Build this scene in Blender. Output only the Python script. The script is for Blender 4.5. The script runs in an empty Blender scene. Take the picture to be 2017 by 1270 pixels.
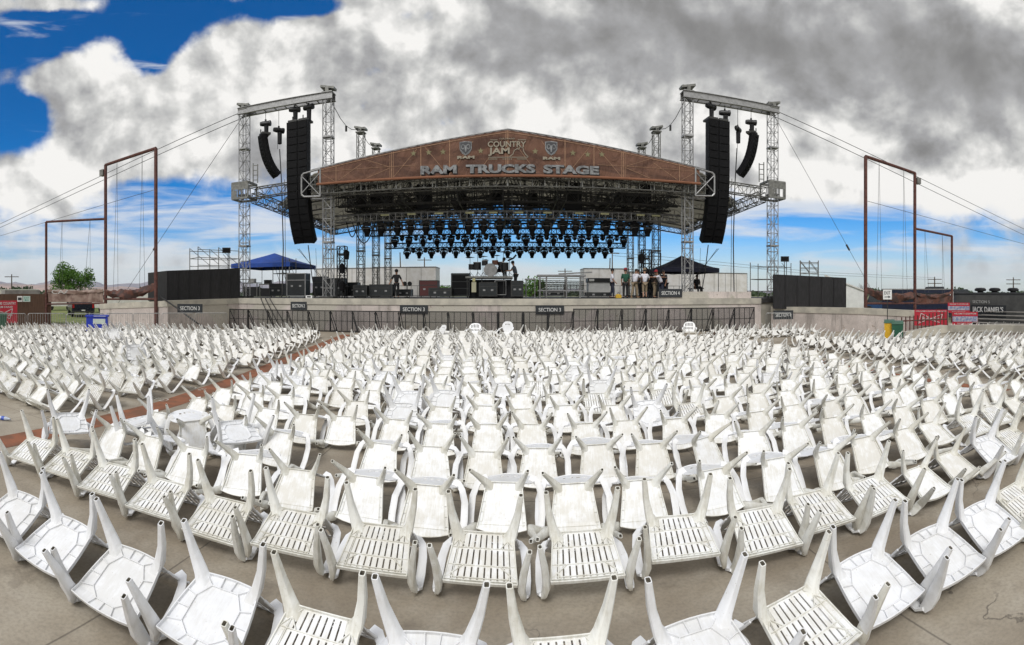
import bpy, bmesh, math, random
from mathutils import Vector, Matrix, Euler
R = math.radians
random.seed(7)
S = bpy.context.scene
COL = S.collection
EYE = 2.05                       # eye height above the seating ground, metres

# ------------------------------------------------------------------ camera (a phone panorama: cylindrical, 115 degrees wide)
cd = bpy.data.cameras.new('camera'); cam = bpy.data.objects.new('camera', cd); COL.objects.link(cam)
cam.location = (0, 0, EYE); cam.rotation_euler = (R(90), 0, 0)
cd.type = 'PANO'; cd.panorama_type = 'CENTRAL_CYLINDRICAL'
cd.central_cylindrical_range_u_min = -1.0085; cd.central_cylindrical_range_u_max = 1.0085
cd.central_cylindrical_range_v_min = -0.692; cd.central_cylindrical_range_v_max = 0.578
cd.central_cylindrical_radius = 1.0
cd.clip_start = 0.05; cd.clip_end = 30000
S.camera = cam
S.render.resolution_x = 1024; S.render.resolution_y = 645
S.view_settings.view_transform = 'Standard'; S.view_settings.look = 'None'
S.view_settings.exposure = 0.36; S.view_settings.gamma = 1.0
S.view_settings.use_curve_mapping = False
S.cycles.max_bounces = 6; S.cycles.diffuse_bounces = 3; S.cycles.glossy_bounces = 3
S.cycles.transparent_max_bounces = 12; S.cycles.volume_bounces = 0
S.cycles.use_denoising = True

# ------------------------------------------------------------------ node helpers
def N(nt, typ, **kw):
    n = nt.nodes.new(typ)
    for k, v in kw.items():
        if k == 'inp':
            for i, val in v.items():
                if isinstance(val, bpy.types.NodeSocket): nt.links.new(val, n.inputs[i])
                else: n.inputs[i].default_value = val
        else: setattr(n, k, v)
    return n
def M(nt, op, a, b=0.0, c=None, clamp=False):
    d = {0: a, 1: b}
    if c is not None: d[2] = c
    n = N(nt, 'ShaderNodeMath', operation=op, inp=d); n.use_clamp = clamp
    return n.outputs[0]
def sstep(nt, x, lo, hi, tlo=0.0, thi=1.0):
    n = N(nt, 'ShaderNodeMapRange', inp={0: x, 1: lo, 2: hi, 3: tlo, 4: thi}); n.interpolation_type = 'SMOOTHSTEP'
    return n.outputs[0]
def mixc(nt, f, a, b, blend='MIX'):
    n = N(nt, 'ShaderNodeMix', data_type='RGBA', blend_type=blend)
    for i, v in ((0, f), (6, a), (7, b)):
        if isinstance(v, bpy.types.NodeSocket): nt.links.new(v, n.inputs[i])
        else: n.inputs[i].default_value = v if i == 0 else (*v[:3], 1)
    return n.outputs[2]
def noise(nt, vec, scale, detail=6, rough=.55, dist=0.0):
    n = N(nt, 'ShaderNodeTexNoise', inp={'Vector': vec, 'Scale': scale, 'Detail': detail, 'Roughness': rough, 'Distortion': dist})
    return n.outputs[0]

# ------------------------------------------------------------------ sky: Nishita air with procedural cloud, and one soft sun
SUN_EL, SUN_AZ = R(46), R(196)     # azimuth clockwise from +Y (ahead): high up behind the camera, veiled by cloud
W = bpy.data.worlds.new('World'); S.world = W; W.use_nodes = True
nt = W.node_tree; nt.nodes.clear()
tc = N(nt, 'ShaderNodeTexCoord')
D = tc.outputs['Generated']
sep = N(nt, 'ShaderNodeSeparateXYZ', inp={0: D})
X_, Y_, Z_ = sep.outputs
rad = M(nt, 'SQRT', M(nt, 'ADD', M(nt, 'MULTIPLY', X_, X_), M(nt, 'MULTIPLY', Y_, Y_)))
U = M(nt, 'ARCTAN2', X_, Y_)
V = M(nt, 'DIVIDE', Z_, M(nt, 'MAXIMUM', rad, 0.02))
def blob(u, v, su, sv, amp):
    a = M(nt, 'DIVIDE', M(nt, 'SUBTRACT', U, u), su); b = M(nt, 'DIVIDE', M(nt, 'SUBTRACT', V, v), sv)
    r2 = M(nt, 'ADD', M(nt, 'MULTIPLY', a, a), M(nt, 'MULTIPLY', b, b))
    return M(nt, 'MULTIPLY', M(nt, 'EXPONENT', M(nt, 'MULTIPLY', r2, -1.0)), amp)
def bsum(lst, base=0.0):
    acc = base
    for t in lst: acc = M(nt, 'ADD', blob(*t), acc)
    return acc
def uvb(x, y, sx, sy, amp): return ((x-1008)/1000, (578-y)/1000, sx/1000, sy/1000, amp)
cuv = N(nt, 'ShaderNodeCombineXYZ', inp={0: U, 1: V, 2: 0.0}).outputs[0]
# big masses, puffed edges by a finer billow
n1 = noise(nt, cuv, 4.0, 10, .56, .15)
rl_a = noise(nt, cuv, 5.0, 7, .52, .12)
off = N(nt, 'ShaderNodeVectorMath', operation='ADD', inp={0: cuv, 1: (.022, .030, 0)}).outputs[0]
rl_b = noise(nt, off, 5.0, 7, .52, .12)
vo = N(nt, 'ShaderNodeTexVoronoi', feature='SMOOTH_F1', inp={'Vector': N(nt, 'ShaderNodeVectorMath', operation='ADD', inp={0: cuv, 1: N(nt, 'ShaderNodeVectorMath', operation='SCALE', inp={0: N(nt, 'ShaderNodeTexNoise', inp={'Vector': cuv, 'Scale': 16.0, 'Detail': 6.0}).outputs[1], 'Scale': .05}).outputs[0]}).outputs[0], 'Scale': 17.0})
bil = M(nt, 'SUBTRACT', .45, vo.outputs[0])
n3 = noise(nt, cuv, 15.0, 8, .60, .15)
str_v = N(nt, 'ShaderNodeVectorMath', operation='MULTIPLY', inp={0: cuv, 1: (1.0, 7.0, 1.0)}).outputs[0]
n2 = noise(nt, str_v, 3.6, 8, .55, .5)
cover = bsum([uvb(330, 210, 260, 120, .40), uvb(600, 90, 190, 70, .22), uvb(40, 300, 90, 60, .10), uvb(420, 320, 90, 110, .10), uvb(120, 150, 70, 60, .24), uvb(210, 90, 60, 30, .14),
              uvb(1300, 60, 520, 240, .62), uvb(1900, 150, 300, 230, .5), uvb(1650, 320, 330, 80, .28), uvb(900, 230, 260, 90, .16),
              uvb(45, 370, 70, 45, .32), uvb(90, 10, 120, 16, .28), uvb(125, 360, 40, 35, .24), uvb(230, 320, 100, 60, .14), uvb(660, 40, 60, 20, .14),
              uvb(40, 70, 190, 55, -.42), uvb(330, 60, 90, 70, -.44), uvb(20, 240, 110, 62, -.44), uvb(295, 130, 50, 45, -.34), uvb(610, 12, 80, 30, -.36), uvb(420, 20, 120, 30, -.2), uvb(440, 250, 50, 22, -.16), uvb(740, 140, 40, 20, -.22), uvb(800, 30, 90, 24, -.22), uvb(880, 240, 50, 26, -.26), uvb(900, 180, 40, 18, -.2), uvb(330, 370, 100, 26, -.16),
              uvb(1550, 460, 330, 60, -.42), uvb(450, 450, 260, 70, -.16), uvb(1000, 470, 400, 60, -.30), uvb(1760, 412, 60, 18, -.18)], M(nt, 'MULTIPLY', sstep(nt, M(nt, 'ABSOLUTE', U), 1.2, 1.7), .35))  # last term: extra cloud cover added behind the camera to light the chairs
dens = sstep(nt, M(nt, 'ADD', M(nt, 'ADD', M(nt, 'ADD', n1, M(nt, 'MULTIPLY', n3, .26)), M(nt, 'MULTIPLY', bil, .14)), cover), .545, sstep(nt, V, .10, .34, .80, .735))
# thin streaks low down
sband = bsum([uvb(200, 420, 420, 60, .20), uvb(250, 520, 500, 60, .22), uvb(700, 545, 900, 26, .26), uvb(1900, 520, 260, 40, .2), uvb(1000, 400, 500, 40, .1), uvb(60, 460, 120, 20, .1), uvb(1750, 420, 340, 45, .22), uvb(1500, 390, 200, 40, .16)], 0.0)
streak = M(nt, 'MULTIPLY', sstep(nt, M(nt, 'ADD', n2, sband), .55, .80), .9)
# brightness of the cloud: relief lit from above right, dark bellies where the layer is thick
relief = M(nt, 'MULTIPLY', M(nt, 'SUBTRACT', rl_a, rl_b), 2.7)
bright = bsum([uvb(1330, 50, 480, 110, -.26), uvb(1880, 150, 260, 120, -.42), uvb(40, 360, 90, 60, .30), uvb(760, 170, 160, 120, .10), uvb(1480, 110, 240, 70, -.14), uvb(1010, 70, 130, 60, -.12), uvb(860, 40, 90, 50, .14), uvb(690, 180, 120, 60, -.16), uvb(560, 300, 140, 60, -.04), uvb(1100, 130, 200, 50, -.12),
               uvb(1640, 255, 130, 60, .34), uvb(1700, 380, 300, 60, .30), uvb(1990, 330, 90, 90, .30), uvb(1180, 205, 130, 50, .24), uvb(900, 290, 240, 40, .16), uvb(330, 150, 240, 80, .10), uvb(640, 60, 120, 50, .12), uvb(1780, 330, 60, 30, -.2), uvb(400, 330, 100, 50, .1)], M(nt, 'ADD', .78, M(nt, 'MULTIPLY', sstep(nt, M(nt, 'ABSOLUTE', U), 1.2, 1.7), .25)))  # cloud brightened behind the camera, out of view, added to light the chairs
fine = M(nt, 'MULTIPLY', M(nt, 'ADD', M(nt, 'MULTIPLY', M(nt, 'SUBTRACT', n3, .5), .40), M(nt, 'MULTIPLY', bil, .22)), sstep(nt, bright, .15, .8, .15, 1.0))
bright = M(nt, 'ADD', M(nt, 'ADD', bright, M(nt, 'MULTIPLY', relief, sstep(nt, bright, .1, .8, .28, 1.0))), fine)
bright = M(nt, 'ADD', bright, M(nt, 'MULTIPLY', M(nt, 'SUBTRACT', noise(nt, cuv, 2.6, 6, .5, .15), .5), .6))
cl = N(nt, 'ShaderNodeValToRGB', inp={0: bright}); cr = cl.color_ramp
cr.elements[0].position = .0; cr.elements[0].color = (.20, .197, .195, 1)
cr.elements[1].position = 1.0; cr.elements[1].color = (1.0, .985, .955, 1)
for p_, c_ in ((.3, (.29, .288, .285)), (.55, (.42, .42, .425)), (.78, (.66, .66, .645))):
    e = cr.elements.new(p_); e.color = (*c_, 1)
CL = N(nt, 'ShaderNodeVectorMath', operation='SCALE', inp={0: cl.outputs[0]}); CL.inputs['Scale'].default_value = .74
sky = N(nt, 'ShaderNodeTexSky', sky_type='NISHITA'); sky.sun_disc = False
sky.sun_elevation = SUN_EL; sky.sun_rotation = SUN_AZ; sky.air_density = 1.0; sky.dust_density = .6; sky.ozone_density = 3.0
SK = N(nt, 'ShaderNodeVectorMath', operation='SCALE', inp={0: sky.outputs[0]}); SK.inputs['Scale'].default_value = .088
hs = N(nt, 'ShaderNodeHueSaturation', inp={'Saturation': sstep(nt, V, .1, .5, 1.5, 1.38), 'Value': sstep(nt, V, .08, .4, 1.05, .85), 'Color': mixc(nt, 1.0, SK.outputs[0], (.92, .96, 1.12), 'MULTIPLY')})
c1 = mixc(nt, streak, hs.outputs[0], (.58, .61, .65))
haze = sstep(nt, V, .0, .12, .5, 0.0)
c1 = mixc(nt, haze, c1, (.56, .62, .62))
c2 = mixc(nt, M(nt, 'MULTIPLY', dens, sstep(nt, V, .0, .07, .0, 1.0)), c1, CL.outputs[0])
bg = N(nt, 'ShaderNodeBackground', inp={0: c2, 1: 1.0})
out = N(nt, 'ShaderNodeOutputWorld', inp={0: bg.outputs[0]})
W.cycles.sampling_method = 'MANUAL'; W.cycles.sample_map_resolution = 1024

sl = bpy.data.lights.new('sun', 'SUN'); so = bpy.data.objects.new('sun', sl); COL.objects.link(so)
sl.energy = 1.65; sl.angle = R(22); sl.color = (1, .99, .985)
so.rotation_euler = (R(90) - SUN_EL, 0, -SUN_AZ + R(180)) if False else Vector((math.sin(SUN_AZ)*math.cos(SUN_EL), math.cos(SUN_AZ)*math.cos(SUN_EL), math.sin(SUN_EL))).to_track_quat('Z', 'Y').to_euler()

# ------------------------------------------------------------------ helpers
TANX = math.tan
def az(px): return (px-1008.5)/1000.0
def gp(px, d, z=0.0):                       # a spot on the ground by bearing and distance
    t = az(px); return Vector((math.sin(t)*d, math.cos(t)*d, z))
def hz(py, d): return EYE - (py-578)/1000.0*d   # height of something seen at a bearing line, d metres off
def XY(px, Y): return Y*math.tan(az(px))
def dist(p): return math.hypot(p[0], p[1])
def ordn(n):
    return f"{n}{'th' if 10 <= n % 100 <= 20 else {1:'st',2:'nd',3:'rd'}.get(n % 10,'th')}"

class MB:
    def __init__(s): s.v = []; s.f = []; s.smooth = False
    def add(s, vs, fs):
        k = len(s.v); s.v += [tuple(v) for v in vs]; s.f += [tuple(i+k for i in f) for f in fs]; return s
    def box(s, c, d, rot=None):
        hx, hy, hzz = d[0]/2, d[1]/2, d[2]/2
        P = [Vector((x, y, z)) for x in (-hx, hx) for y in (-hy, hy) for z in (-hzz, hzz)]
        if rot is not None: P = [rot @ p for p in P]
        c = Vector(c)
        return s.add([c+p for p in P], [(0,1,3,2),(4,6,7,5),(0,4,5,1),(2,3,7,6),(0,2,6,4),(1,5,7,3)])
    def bb(s, x0, x1, y0, y1, z0, z1): return s.box(((x0+x1)/2, (y0+y1)/2, (z0+z1)/2), (abs(x1-x0), abs(y1-y0), abs(z1-z0)))
    def bar(s, p, q, w, h=None, up=(0,0,1)):
        p, q = Vector(p), Vector(q); h = h or w; d = (q-p)
        if d.length < 1e-6: return s
        d.normalize(); a = d.cross(Vector(up))
        if a.length < 1e-3: a = d.cross(Vector((1,0,0)))
        a.normalize(); b = a.cross(d).normalized()
        a *= w/2; b *= h/2
        vs = [p-a-b, p+a-b, p+a+b, p-a+b, q-a-b, q+a-b, q+a+b, q-a+b]
        return s.add(vs, [(3,2,1,0),(4,5,6,7),(0,1,5,4),(1,2,6,5),(2,3,7,6),(3,0,4,7)])
    def tube(s, p, q, r, n=6, r2=None, cap=True):
        p, q = Vector(p), Vector(q); d = q-p
        if d.length < 1e-6: return s
        d.normalize(); a = d.cross(Vector((0,0,1)))
        if a.length < 1e-3: a = d.cross(Vector((1,0,0)))
        a.normalize(); b = a.cross(d); r2 = r if r2 is None else r2
        vs = []
        for c, rr in ((p, r), (q, r2)):
            for i in range(n):
                t = 2*math.pi*i/n; vs.append(c + a*math.cos(t)*rr + b*math.sin(t)*rr)
        fs = [(i, (i+1) % n, n+(i+1) % n, n+i) for i in range(n)]
        if cap: fs += [tuple(range(n))[::-1], tuple(range(n, 2*n))]
        return s.add(vs, fs)
    def path(s, pts, r, n=6):
        for a, b in zip(pts, pts[1:]): s.tube(a, b, r, n)
        return s
    def loft(s, secs, cap=True):
        n = len(secs[0]); vs = [p for sec in secs for p in sec]; fs = []
        for j in range(len(secs)-1):
            for i in range(n): fs.append((j*n+i, j*n+(i+1) % n, (j+1)*n+(i+1) % n, (j+1)*n+i))
        if cap: fs += [tuple(range(n))[::-1], tuple(range((len(secs)-1)*n, len(secs)*n))]
        return s.add(vs, fs)
    def lathe(s, c, prof, n=16, axis='Z'):
        c = Vector(c); secs = []
        for r, z in prof:
            sec = []
            for i in range(n):
                t = 2*math.pi*i/n; p = (math.cos(t)*r, math.sin(t)*r, z)
                if axis == 'Y': p = (p[0], p[2], p[1])
                if axis == 'X': p = (p[2], p[0], p[1])
                sec.append(c+Vector(p))
            secs.append(sec)
        return s.loft(secs)
    def prism(s, pts, depth):               # pts: list of 3-D points of a planar outline, depth: vector
        n = len(pts); dv = Vector(depth); P = [Vector(p) for p in pts]
        return s.add(P+[p+dv for p in P], [tuple(range(n)), tuple(range(n, 2*n))[::-1]] + [(i, n+i, n+(i+1) % n, (i+1) % n) for i in range(n)])
    def mesh(s, name):
        me = bpy.data.meshes.new(name); me.from_pydata(s.v, [], s.f)
        bm = bmesh.new(); bm.from_mesh(me); bmesh.ops.recalc_face_normals(bm, faces=bm.faces)
        bm.to_mesh(me); bm.free()
        if s.smooth:
            me.polygons.foreach_set('use_smooth', [True]*len(me.polygons))
            me.set_sharp_from_angle(angle=R(38))
        return me
    def build(s, name, mat, parent=None, world=True, **kw):
        if parent is not None and world:
            im = MW[parent.name].inverted(); s.v = [tuple(im @ Vector(v)) for v in s.v]
        me = s.mesh(name)
        for m in (mat if isinstance(mat, (list, tuple)) else [mat]): me.materials.append(m)
        o = bpy.data.objects.new(name, me); COL.objects.link(o)
        if parent is not None:
            o.parent = parent; MW[o.name] = MW[parent.name].copy()
        else: MW[o.name] = Matrix()
        for k, v in kw.items(): o[k] = v
        return o
MW = {}
def tag(o, label=None, cat=None, group=None, kind=None):
    if label: o['label'] = label
    if cat: o['category'] = cat
    if group: o['group'] = group
    if kind: o['kind'] = kind
    return o
def thing(name, label, cat, loc=(0,0,0), rz=0.0, group=None):
    o = bpy.data.objects.new(name, None); COL.objects.link(o); o.empty_display_size = .2
    o.location = loc; o.rotation_euler = (0, 0, rz)
    MW[o.name] = Matrix.Translation(Vector(loc)) @ Matrix.Rotation(rz, 4, 'Z')
    return tag(o, label, cat, group)
def struct(mb, name, mat): return tag(mb.build(name, mat), kind='structure')
def dup(root, loc=None, rz=None, label=None):
    def cp(o, par):
        c = o.copy(); COL.objects.link(c); c.parent = par
        if par is not None: c.matrix_parent_inverse = Matrix()
        for ch in KIDS.get(o.name) or list(o.children): cp(ch, c)
        return c
    c = cp(root, None)
    if loc is not None: c.location = loc
    if rz is not None: c.rotation_euler = (0, 0, rz)
    if label: c['label'] = label
    return c
KIDS = {}
def truss(mb, p, q, w, h=None, r=.025, rb=.014, n=None, up=(0,0,1), n_side=4, tri=False):
    """box truss between p and q: four chords (three when tri), zigzag bracing on every face"""
    p, q = Vector(p), Vector(q); h = h or w; d = q-p; L = d.length; d.normalize()
    a = d.cross(Vector(up))
    if a.length < 1e-3: a = Vector((1,0,0)); a = (a - d*a.dot(d))
    a.normalize(); b = a.cross(d).normalized()
    n = n or max(2, round(L/max(w, h)))
    cs = [a*w/2+b*h/2, -a*w/2+b*h/2, -a*w/2-b*h/2, a*w/2-b*h/2]
    if tri: cs = [a*w/2+b*h/2, -a*w/2+b*h/2, -b*h/2]
    for c in cs: mb.tube(p+c, q+c, r, n_side)
    m = len(cs)
    for i in range(n):
        s0, s1 = p+d*(L*i/n), p+d*(L*(i+1)/n)
        for k in range(m):
            c0, c1 = cs[k], cs[(k+1) % m]
            if (i+k) % 2: mb.tube(s0+c0, s1+c1, rb, 3, cap=False)
            else: mb.tube(s0+c1, s1+c0, rb, 3, cap=False)
            mb.tube(s0+c0, s0+c1, rb, 3, cap=False)
    for k in range(m): mb.tube(q+cs[k], q+cs[(k+1) % m], rb, 3)
    return mb

# ------------------------------------------------------------------ materials
def mat(name, col, rough=.6, metal=0.0, var=.12, scale=3.0, col2=None, bump=0.0, bscale=40.0, detail=6, obj_rand=0.0, alpha=1.0, coords='Object', stretch=None, lo=.35, hi=.65, spec=.5):
    m = bpy.data.materials.new(name); m.use_nodes = True; nt = m.node_tree; nt.nodes.clear()
    tc = N(nt, 'ShaderNodeTexCoord'); vec = tc.outputs[coords]
    if stretch: vec = N(nt, 'ShaderNodeVectorMath', operation='MULTIPLY', inp={0: vec, 1: stretch}).outputs[0]
    nz = noise(nt, vec, scale, detail, .6)
    c2 = col2 or tuple(c*(1-var) for c in col)
    c = mixc(nt, sstep(nt, nz, lo, hi), c2, col)
    if obj_rand:
        oi = N(nt, 'ShaderNodeObjectInfo')
        c = mixc(nt, 1.0, c, N(nt, 'ShaderNodeHueSaturation', inp={'Color': (1,1,1,1), 'Value': sstep(nt, oi.outputs['Random'], 0, 1, 1-obj_rand, 1.0)}).outputs[0], 'MULTIPLY')
    b = N(nt, 'ShaderNodeBsdfPrincipled', inp={'Base Color': c, 'Roughness': rough, 'Metallic': metal, 'Alpha': alpha, 'Specular IOR Level': spec})
    if bump:
        bn = N(nt, 'ShaderNodeBump', inp={'Strength': bump, 'Distance': .01, 'Height': noise(nt, vec, bscale, 5, .6)})
        nt.links.new(bn.outputs[0], b.inputs['Normal'])
    N(nt, 'ShaderNodeOutputMaterial', inp={0: b.outputs[0]})
    return m
ALU = mat('aluminium', (.33,.33,.33), .45, .6, .25, 6)
ALU2 = mat('dull_aluminium', (.21,.21,.195), .5, .5, .35, 5)
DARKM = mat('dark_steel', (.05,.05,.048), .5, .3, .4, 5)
BLACK = mat('black_paint', (.006,.006,.007), .45, 0, .5, 4)
BLACKC = mat('black_cloth', (.012,.012,.014), .9, 0, .3, 2)
CASE = mat('case_laminate', (.010,.013,.015), .4, 0, .4, 8)
CABLE = mat('cable_rubber', (.012,.012,.012), .6)
WIRE = mat('steel_wire', (.09,.09,.09), .5, .4)
REDST = mat('rusty_red_steel', (.12,.045,.035), .75, .1, .5, 7, bump=.2)
MEMB = mat('grey_roof_membrane', (.28,.27,.24), .7, 0, .2, 1.2)
_n = MEMB.node_tree; _o = [n for n in _n.nodes if n.type == 'OUTPUT_MATERIAL'][0]; _b = [n for n in _n.nodes if n.type == 'BSDF_PRINCIPLED'][0]
_t = N(_n, 'ShaderNodeBsdfTranslucent', inp={0: (.85,.82,.72,1)}); _m = N(_n, 'ShaderNodeMixShader', inp={0: .36, 1: _b.outputs[0], 2: _t.outputs[0]}); _n.links.new(_m.outputs[0], _o.inputs[0])
WHITEP = mat('white_paint', (.72,.72,.70), .5, 0, .12, 2)
TRAIL = mat('white_trailer_skin', (.62,.61,.59), .5, 0, .12, 1.5, col2=(.52,.50,.46))
BLUE = mat('blue_canvas', (.01,.06,.32), .7, 0, .25, 3)
NAVY = mat('navy_canvas', (.012,.014,.035), .8, 0, .3, 3)
SIGNB = mat('sign_black', (.02,.024,.028), .55, 0, .3, 12)
LETTER = mat('letter_white', (.62,.62,.60), .6, 0, .3, 30)
CHROME = mat('letter_silver', (.21,.215,.22), .6, .0, .5, 5, lo=.4, hi=.6)

# ------------------------------------------------------------------ plastic chairs
def plastic(name, col, dirt, amt, r):
    m = bpy.data.materials.new(name); m.use_nodes = True; nt = m.node_tree; nt.nodes.clear()
    tc = N(nt, 'ShaderNodeTexCoord'); oi = N(nt, 'ShaderNodeObjectInfo'); geo = N(nt, 'ShaderNodeNewGeometry')
    # each chair its own grime: the noise is taken at the chair's place in the world
    v = geo.outputs['Position']
    nz = noise(nt, v, 9.0, 8, .62); nf = noise(nt, N(nt, 'ShaderNodeVectorMath', operation='MULTIPLY', inp={0: tc.outputs['Object'], 1: (60, 9, 9)}).outputs[0], 1.0, 5, .65)
    f = M(nt, 'ADD', M(nt, 'MULTIPLY', nz, .7), M(nt, 'MULTIPLY', nf, .45))
    f = sstep(nt, M(nt, 'ADD', f, M(nt, 'MULTIPLY', oi.outputs['Random'], .16)), .50, .80, 0, amt)
    c = mixc(nt, f, col, dirt)
    sp = sstep(nt, noise(nt, v, 70, 3, .5), .68, .76, 0, .55)
    c = mixc(nt, sp, c, (.30, .25, .17))
    b = N(nt, 'ShaderNodeBsdfPrincipled', inp={'Base Color': c, 'Roughness': r, 'Specular IOR Level': .35})
    bn = N(nt, 'ShaderNodeBump', inp={'Strength': .12, 'Distance': .004, 'Height': nf}); nt.links.new(bn.outputs[0], b.inputs['Normal'])
    N(nt, 'ShaderNodeOutputMaterial', inp={0: b.outputs[0]})
    return m
PL_TOP = plastic('white_plastic', (.80,.81,.83), (.64,.62,.57), .45, .38)
PL_CRM = plastic('weathered_plastic', (.77,.77,.73), (.47,.44,.35), .60, .55)
PL_BLU = plastic('clean_white_plastic', (.76,.77,.79), (.56,.55,.52), .5, .4)
HOLE = mat('hollow_foot', (.22,.20,.16), .9)

KN_Y, KN_Z = .20, .585
def oct_sec(c, a, b, n=8, p=.45):
    out = []
    for i in range(n):
        t = 2*math.pi*(i+.5)/n; ct, st = math.cos(t), math.sin(t)
        out.append(Vector(c)+Vector(a)*math.copysign(abs(ct)**p, ct)+Vector(b)*math.copysign(abs(st)**p, st))
    return out
class ChairGeo:
    def __init__(s, kind, lod=0):
        s.kind = kind; s.lod = lod
        s.wr, s.wf = {'A': (.195,.23), 'B': (.150,.202), 'C': (.19,.235)}[kind]
        s.armx = {'A': .285, 'B': .30, 'C': .30}[kind]
    def sp(s, u, v, z=0.0):                  # seat plane point: u across -1..1, v rear..front 0..1, z below the top surface
        w = s.wr+(s.wf-s.wr)*v; y = -.20+.42*v
        if s.kind == 'C': w *= 1+.05*math.sin(math.pi*v); y += .018*(1-u*u)*(1 if v > .5 else -1)*abs(2*v-1)
        if s.kind == 'B' and v > .85: y += .035*(1-u*u)*(v-.85)/.15
        zz = .415 - .012*math.sin(math.pi*v)*(1-u*u) - max(0, v-.88)*.16
        return Vector((u*w, y, zz-z))
    def rib(s, mb, a, b, depth, th=.0045, top=.003):
        p0, p1 = s.sp(*a, top), s.sp(*b, top); q0, q1 = s.sp(*a, top+depth), s.sp(*b, top+depth)
        d = (p1-p0).normalized(); n = d.cross(Vector((0,0,1))).normalized()*th/2
        mb.add([p0-n, p0+n, p1+n, p1-n, q0-n, q0+n, q1+n, q1-n], [(0,1,2,3),(7,6,5,4),(0,4,5,1),(1,5,6,2),(2,6,7,3),(3,7,4,0)])
    def panel(s, mb, u0, u1, v0, v1, th=.005, nu=1, nv=1):
        for i in range(nu):
            for j in range(nv):
                a, b = u0+(u1-u0)*i/nu, u0+(u1-u0)*(i+1)/nu; c, d = v0+(v1-v0)*j/nv, v0+(v1-v0)*(j+1)/nv
                T = [s.sp(a,c), s.sp(b,c), s.sp(b,d), s.sp(a,d)]; B = [s.sp(a,c,th), s.sp(b,c,th), s.sp(b,d,th), s.sp(a,d,th)]
                fs = [(0,1,2,3),(7,6,5,4)]
                if i == 0: fs.append((0,3,7,4))
                if i == nu-1: fs.append((1,5,6,2))
                if j == 0: fs.append((0,4,5,1))
                if j == nv-1: fs.append((3,2,6,7))
                mb.add(T+B, fs)
    def seat(s):
        mb = MB(); k = s.kind
        if s.lod:
            s.panel(mb, -1, 1, 0, 1, .02, 2, 2); return mb
        if k == 'A':
            ns = 9; g = .024
            bands = ((.03, .30), (.345, .63), (.675, .90))
            for i in range(ns):
                u0 = -.84+1.68*i/ns; u1 = u0+1.68/ns
                for v0, v1 in bands: s.panel(mb, u0+g, u1-g, v0, v1, .006)
            s.panel(mb, -1, -.84, 0, 1); s.panel(mb, .84, 1, 0, 1)
            for v0, v1 in ((0, .03), (.30, .345), (.63, .675), (.90, 1.0)): s.panel(mb, -.84, .84, v0, v1, .006, 4, 1)
            mb.np = len(mb.f)
            for v in (.32, .655): s.rib(mb, (-1, v), (1, v), .020)
            for v, d in ((.88, .022), (.945, .026)): s.rib(mb, (-.98, v), (.98, v), d)
            for u in (-.80, .80): s.rib(mb, (u, .02), (u, .92), .016)
            for sx in (-1, 1):
                s.rib(mb, (sx*.98, .30), (sx*.62, .02), .016); s.rib(mb, (sx*.98, .04), (sx*.56, .31), .016)
                s.rib(mb, (sx*.98, .90), (sx*.55, .66), .016); s.rib(mb, (sx*.99, .66), (sx*.72, .90), .014)
        elif k == 'B':
            s.panel(mb, -1, 1, 0, 1, .006, 6, 6)
            mb.np = len(mb.f)
            for u in (-.86, .86): s.rib(mb, (u, .05), (u, .93), .008)
            for sx in (-1, 1):
                for v in (.2, .42, .64, .84): s.rib(mb, (sx, v), (sx*.86, v), .014)
            s.rib(mb, (-.95, .90), (.95, .90), .014)
        else:
            s.panel(mb, -1, 1, 0, 1, .006, 6, 6)
            mb.np = len(mb.f)
            O = [(-.42, .16), (.42, .16), (.66, .36), (.60, .74), (.30, .86), (-.30, .86), (-.60, .74), (-.66, .36)]
            for a, b in zip(O, O[1:]+O[:1]): s.rib(mb, a, b, .018)
            for a, b in (((-.42,.16),(-.85,.0)), ((.42,.16),(.85,.0)), ((-.15,.16),(-.2,.0)), ((.18,.16),(.22,.0)), ((.66,.36),(1,.30)), ((-.66,.36),(-1,.30)),
                         ((.63,.55),(1,.55)), ((-.63,.55),(-1,.55)), ((.60,.74),(1,.80)), ((-.60,.74),(-1,.80)), ((.30,.86),(.40,1)), ((-.30,.86),(-.40,1)), ((0,.86),(0,1))):
                s.rib(mb, a, b, .020)
        # rim skirt all round
        E = [(-1+2*i/6, 0) for i in range(7)]+[(1, j/6) for j in range(1, 7)]+[(1-2*i/6, 1) for i in range(1, 7)]+[(-1, 1-j/6) for j in range(1, 6)]
        for a, b in zip(E, E[1:]+E[:1]): s.rib(mb, a, b, .030, .007, -.001)
        return mb
    def back(s):
        nu, nv = (16, 9) if not s.lod else (4, 3)
        def P(u, t):
            w = (s.wr+.012)+(.228-s.wr)*math.sin(min(1, t*1.25)*math.pi/2)
            if t > .8: w *= math.sqrt(max(0, 1-((t-.8)/.2)**2*.22))
            z = .41+t*(.50-.085*u*u*u*u-.02*u*u)
            y = -.205-.145*t-.03*t*t+.055*u*u*(.3+.7*math.sin(math.pi*min(1, t*1.1)*.5))
            return Vector((u*w, y, z))
        hole = set()
        for j in range(nv):
            for i in range(nu):
                if not s.lod and ((s.kind == 'B' and 3 < i < nu-4 and i % 2 == 1 and j == 6) or (s.kind == 'A' and 1 < i < nu-2 and i % 2 == 1 and 2 <= j <= 7 and j != 4) or (s.kind == 'C' and 2 < i < nu-3 and i % 2 == 1 and 3 <= j <= 7)): hole.add((i, j))
        mb = MB(); th = .006; F = []; B = []
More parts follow.
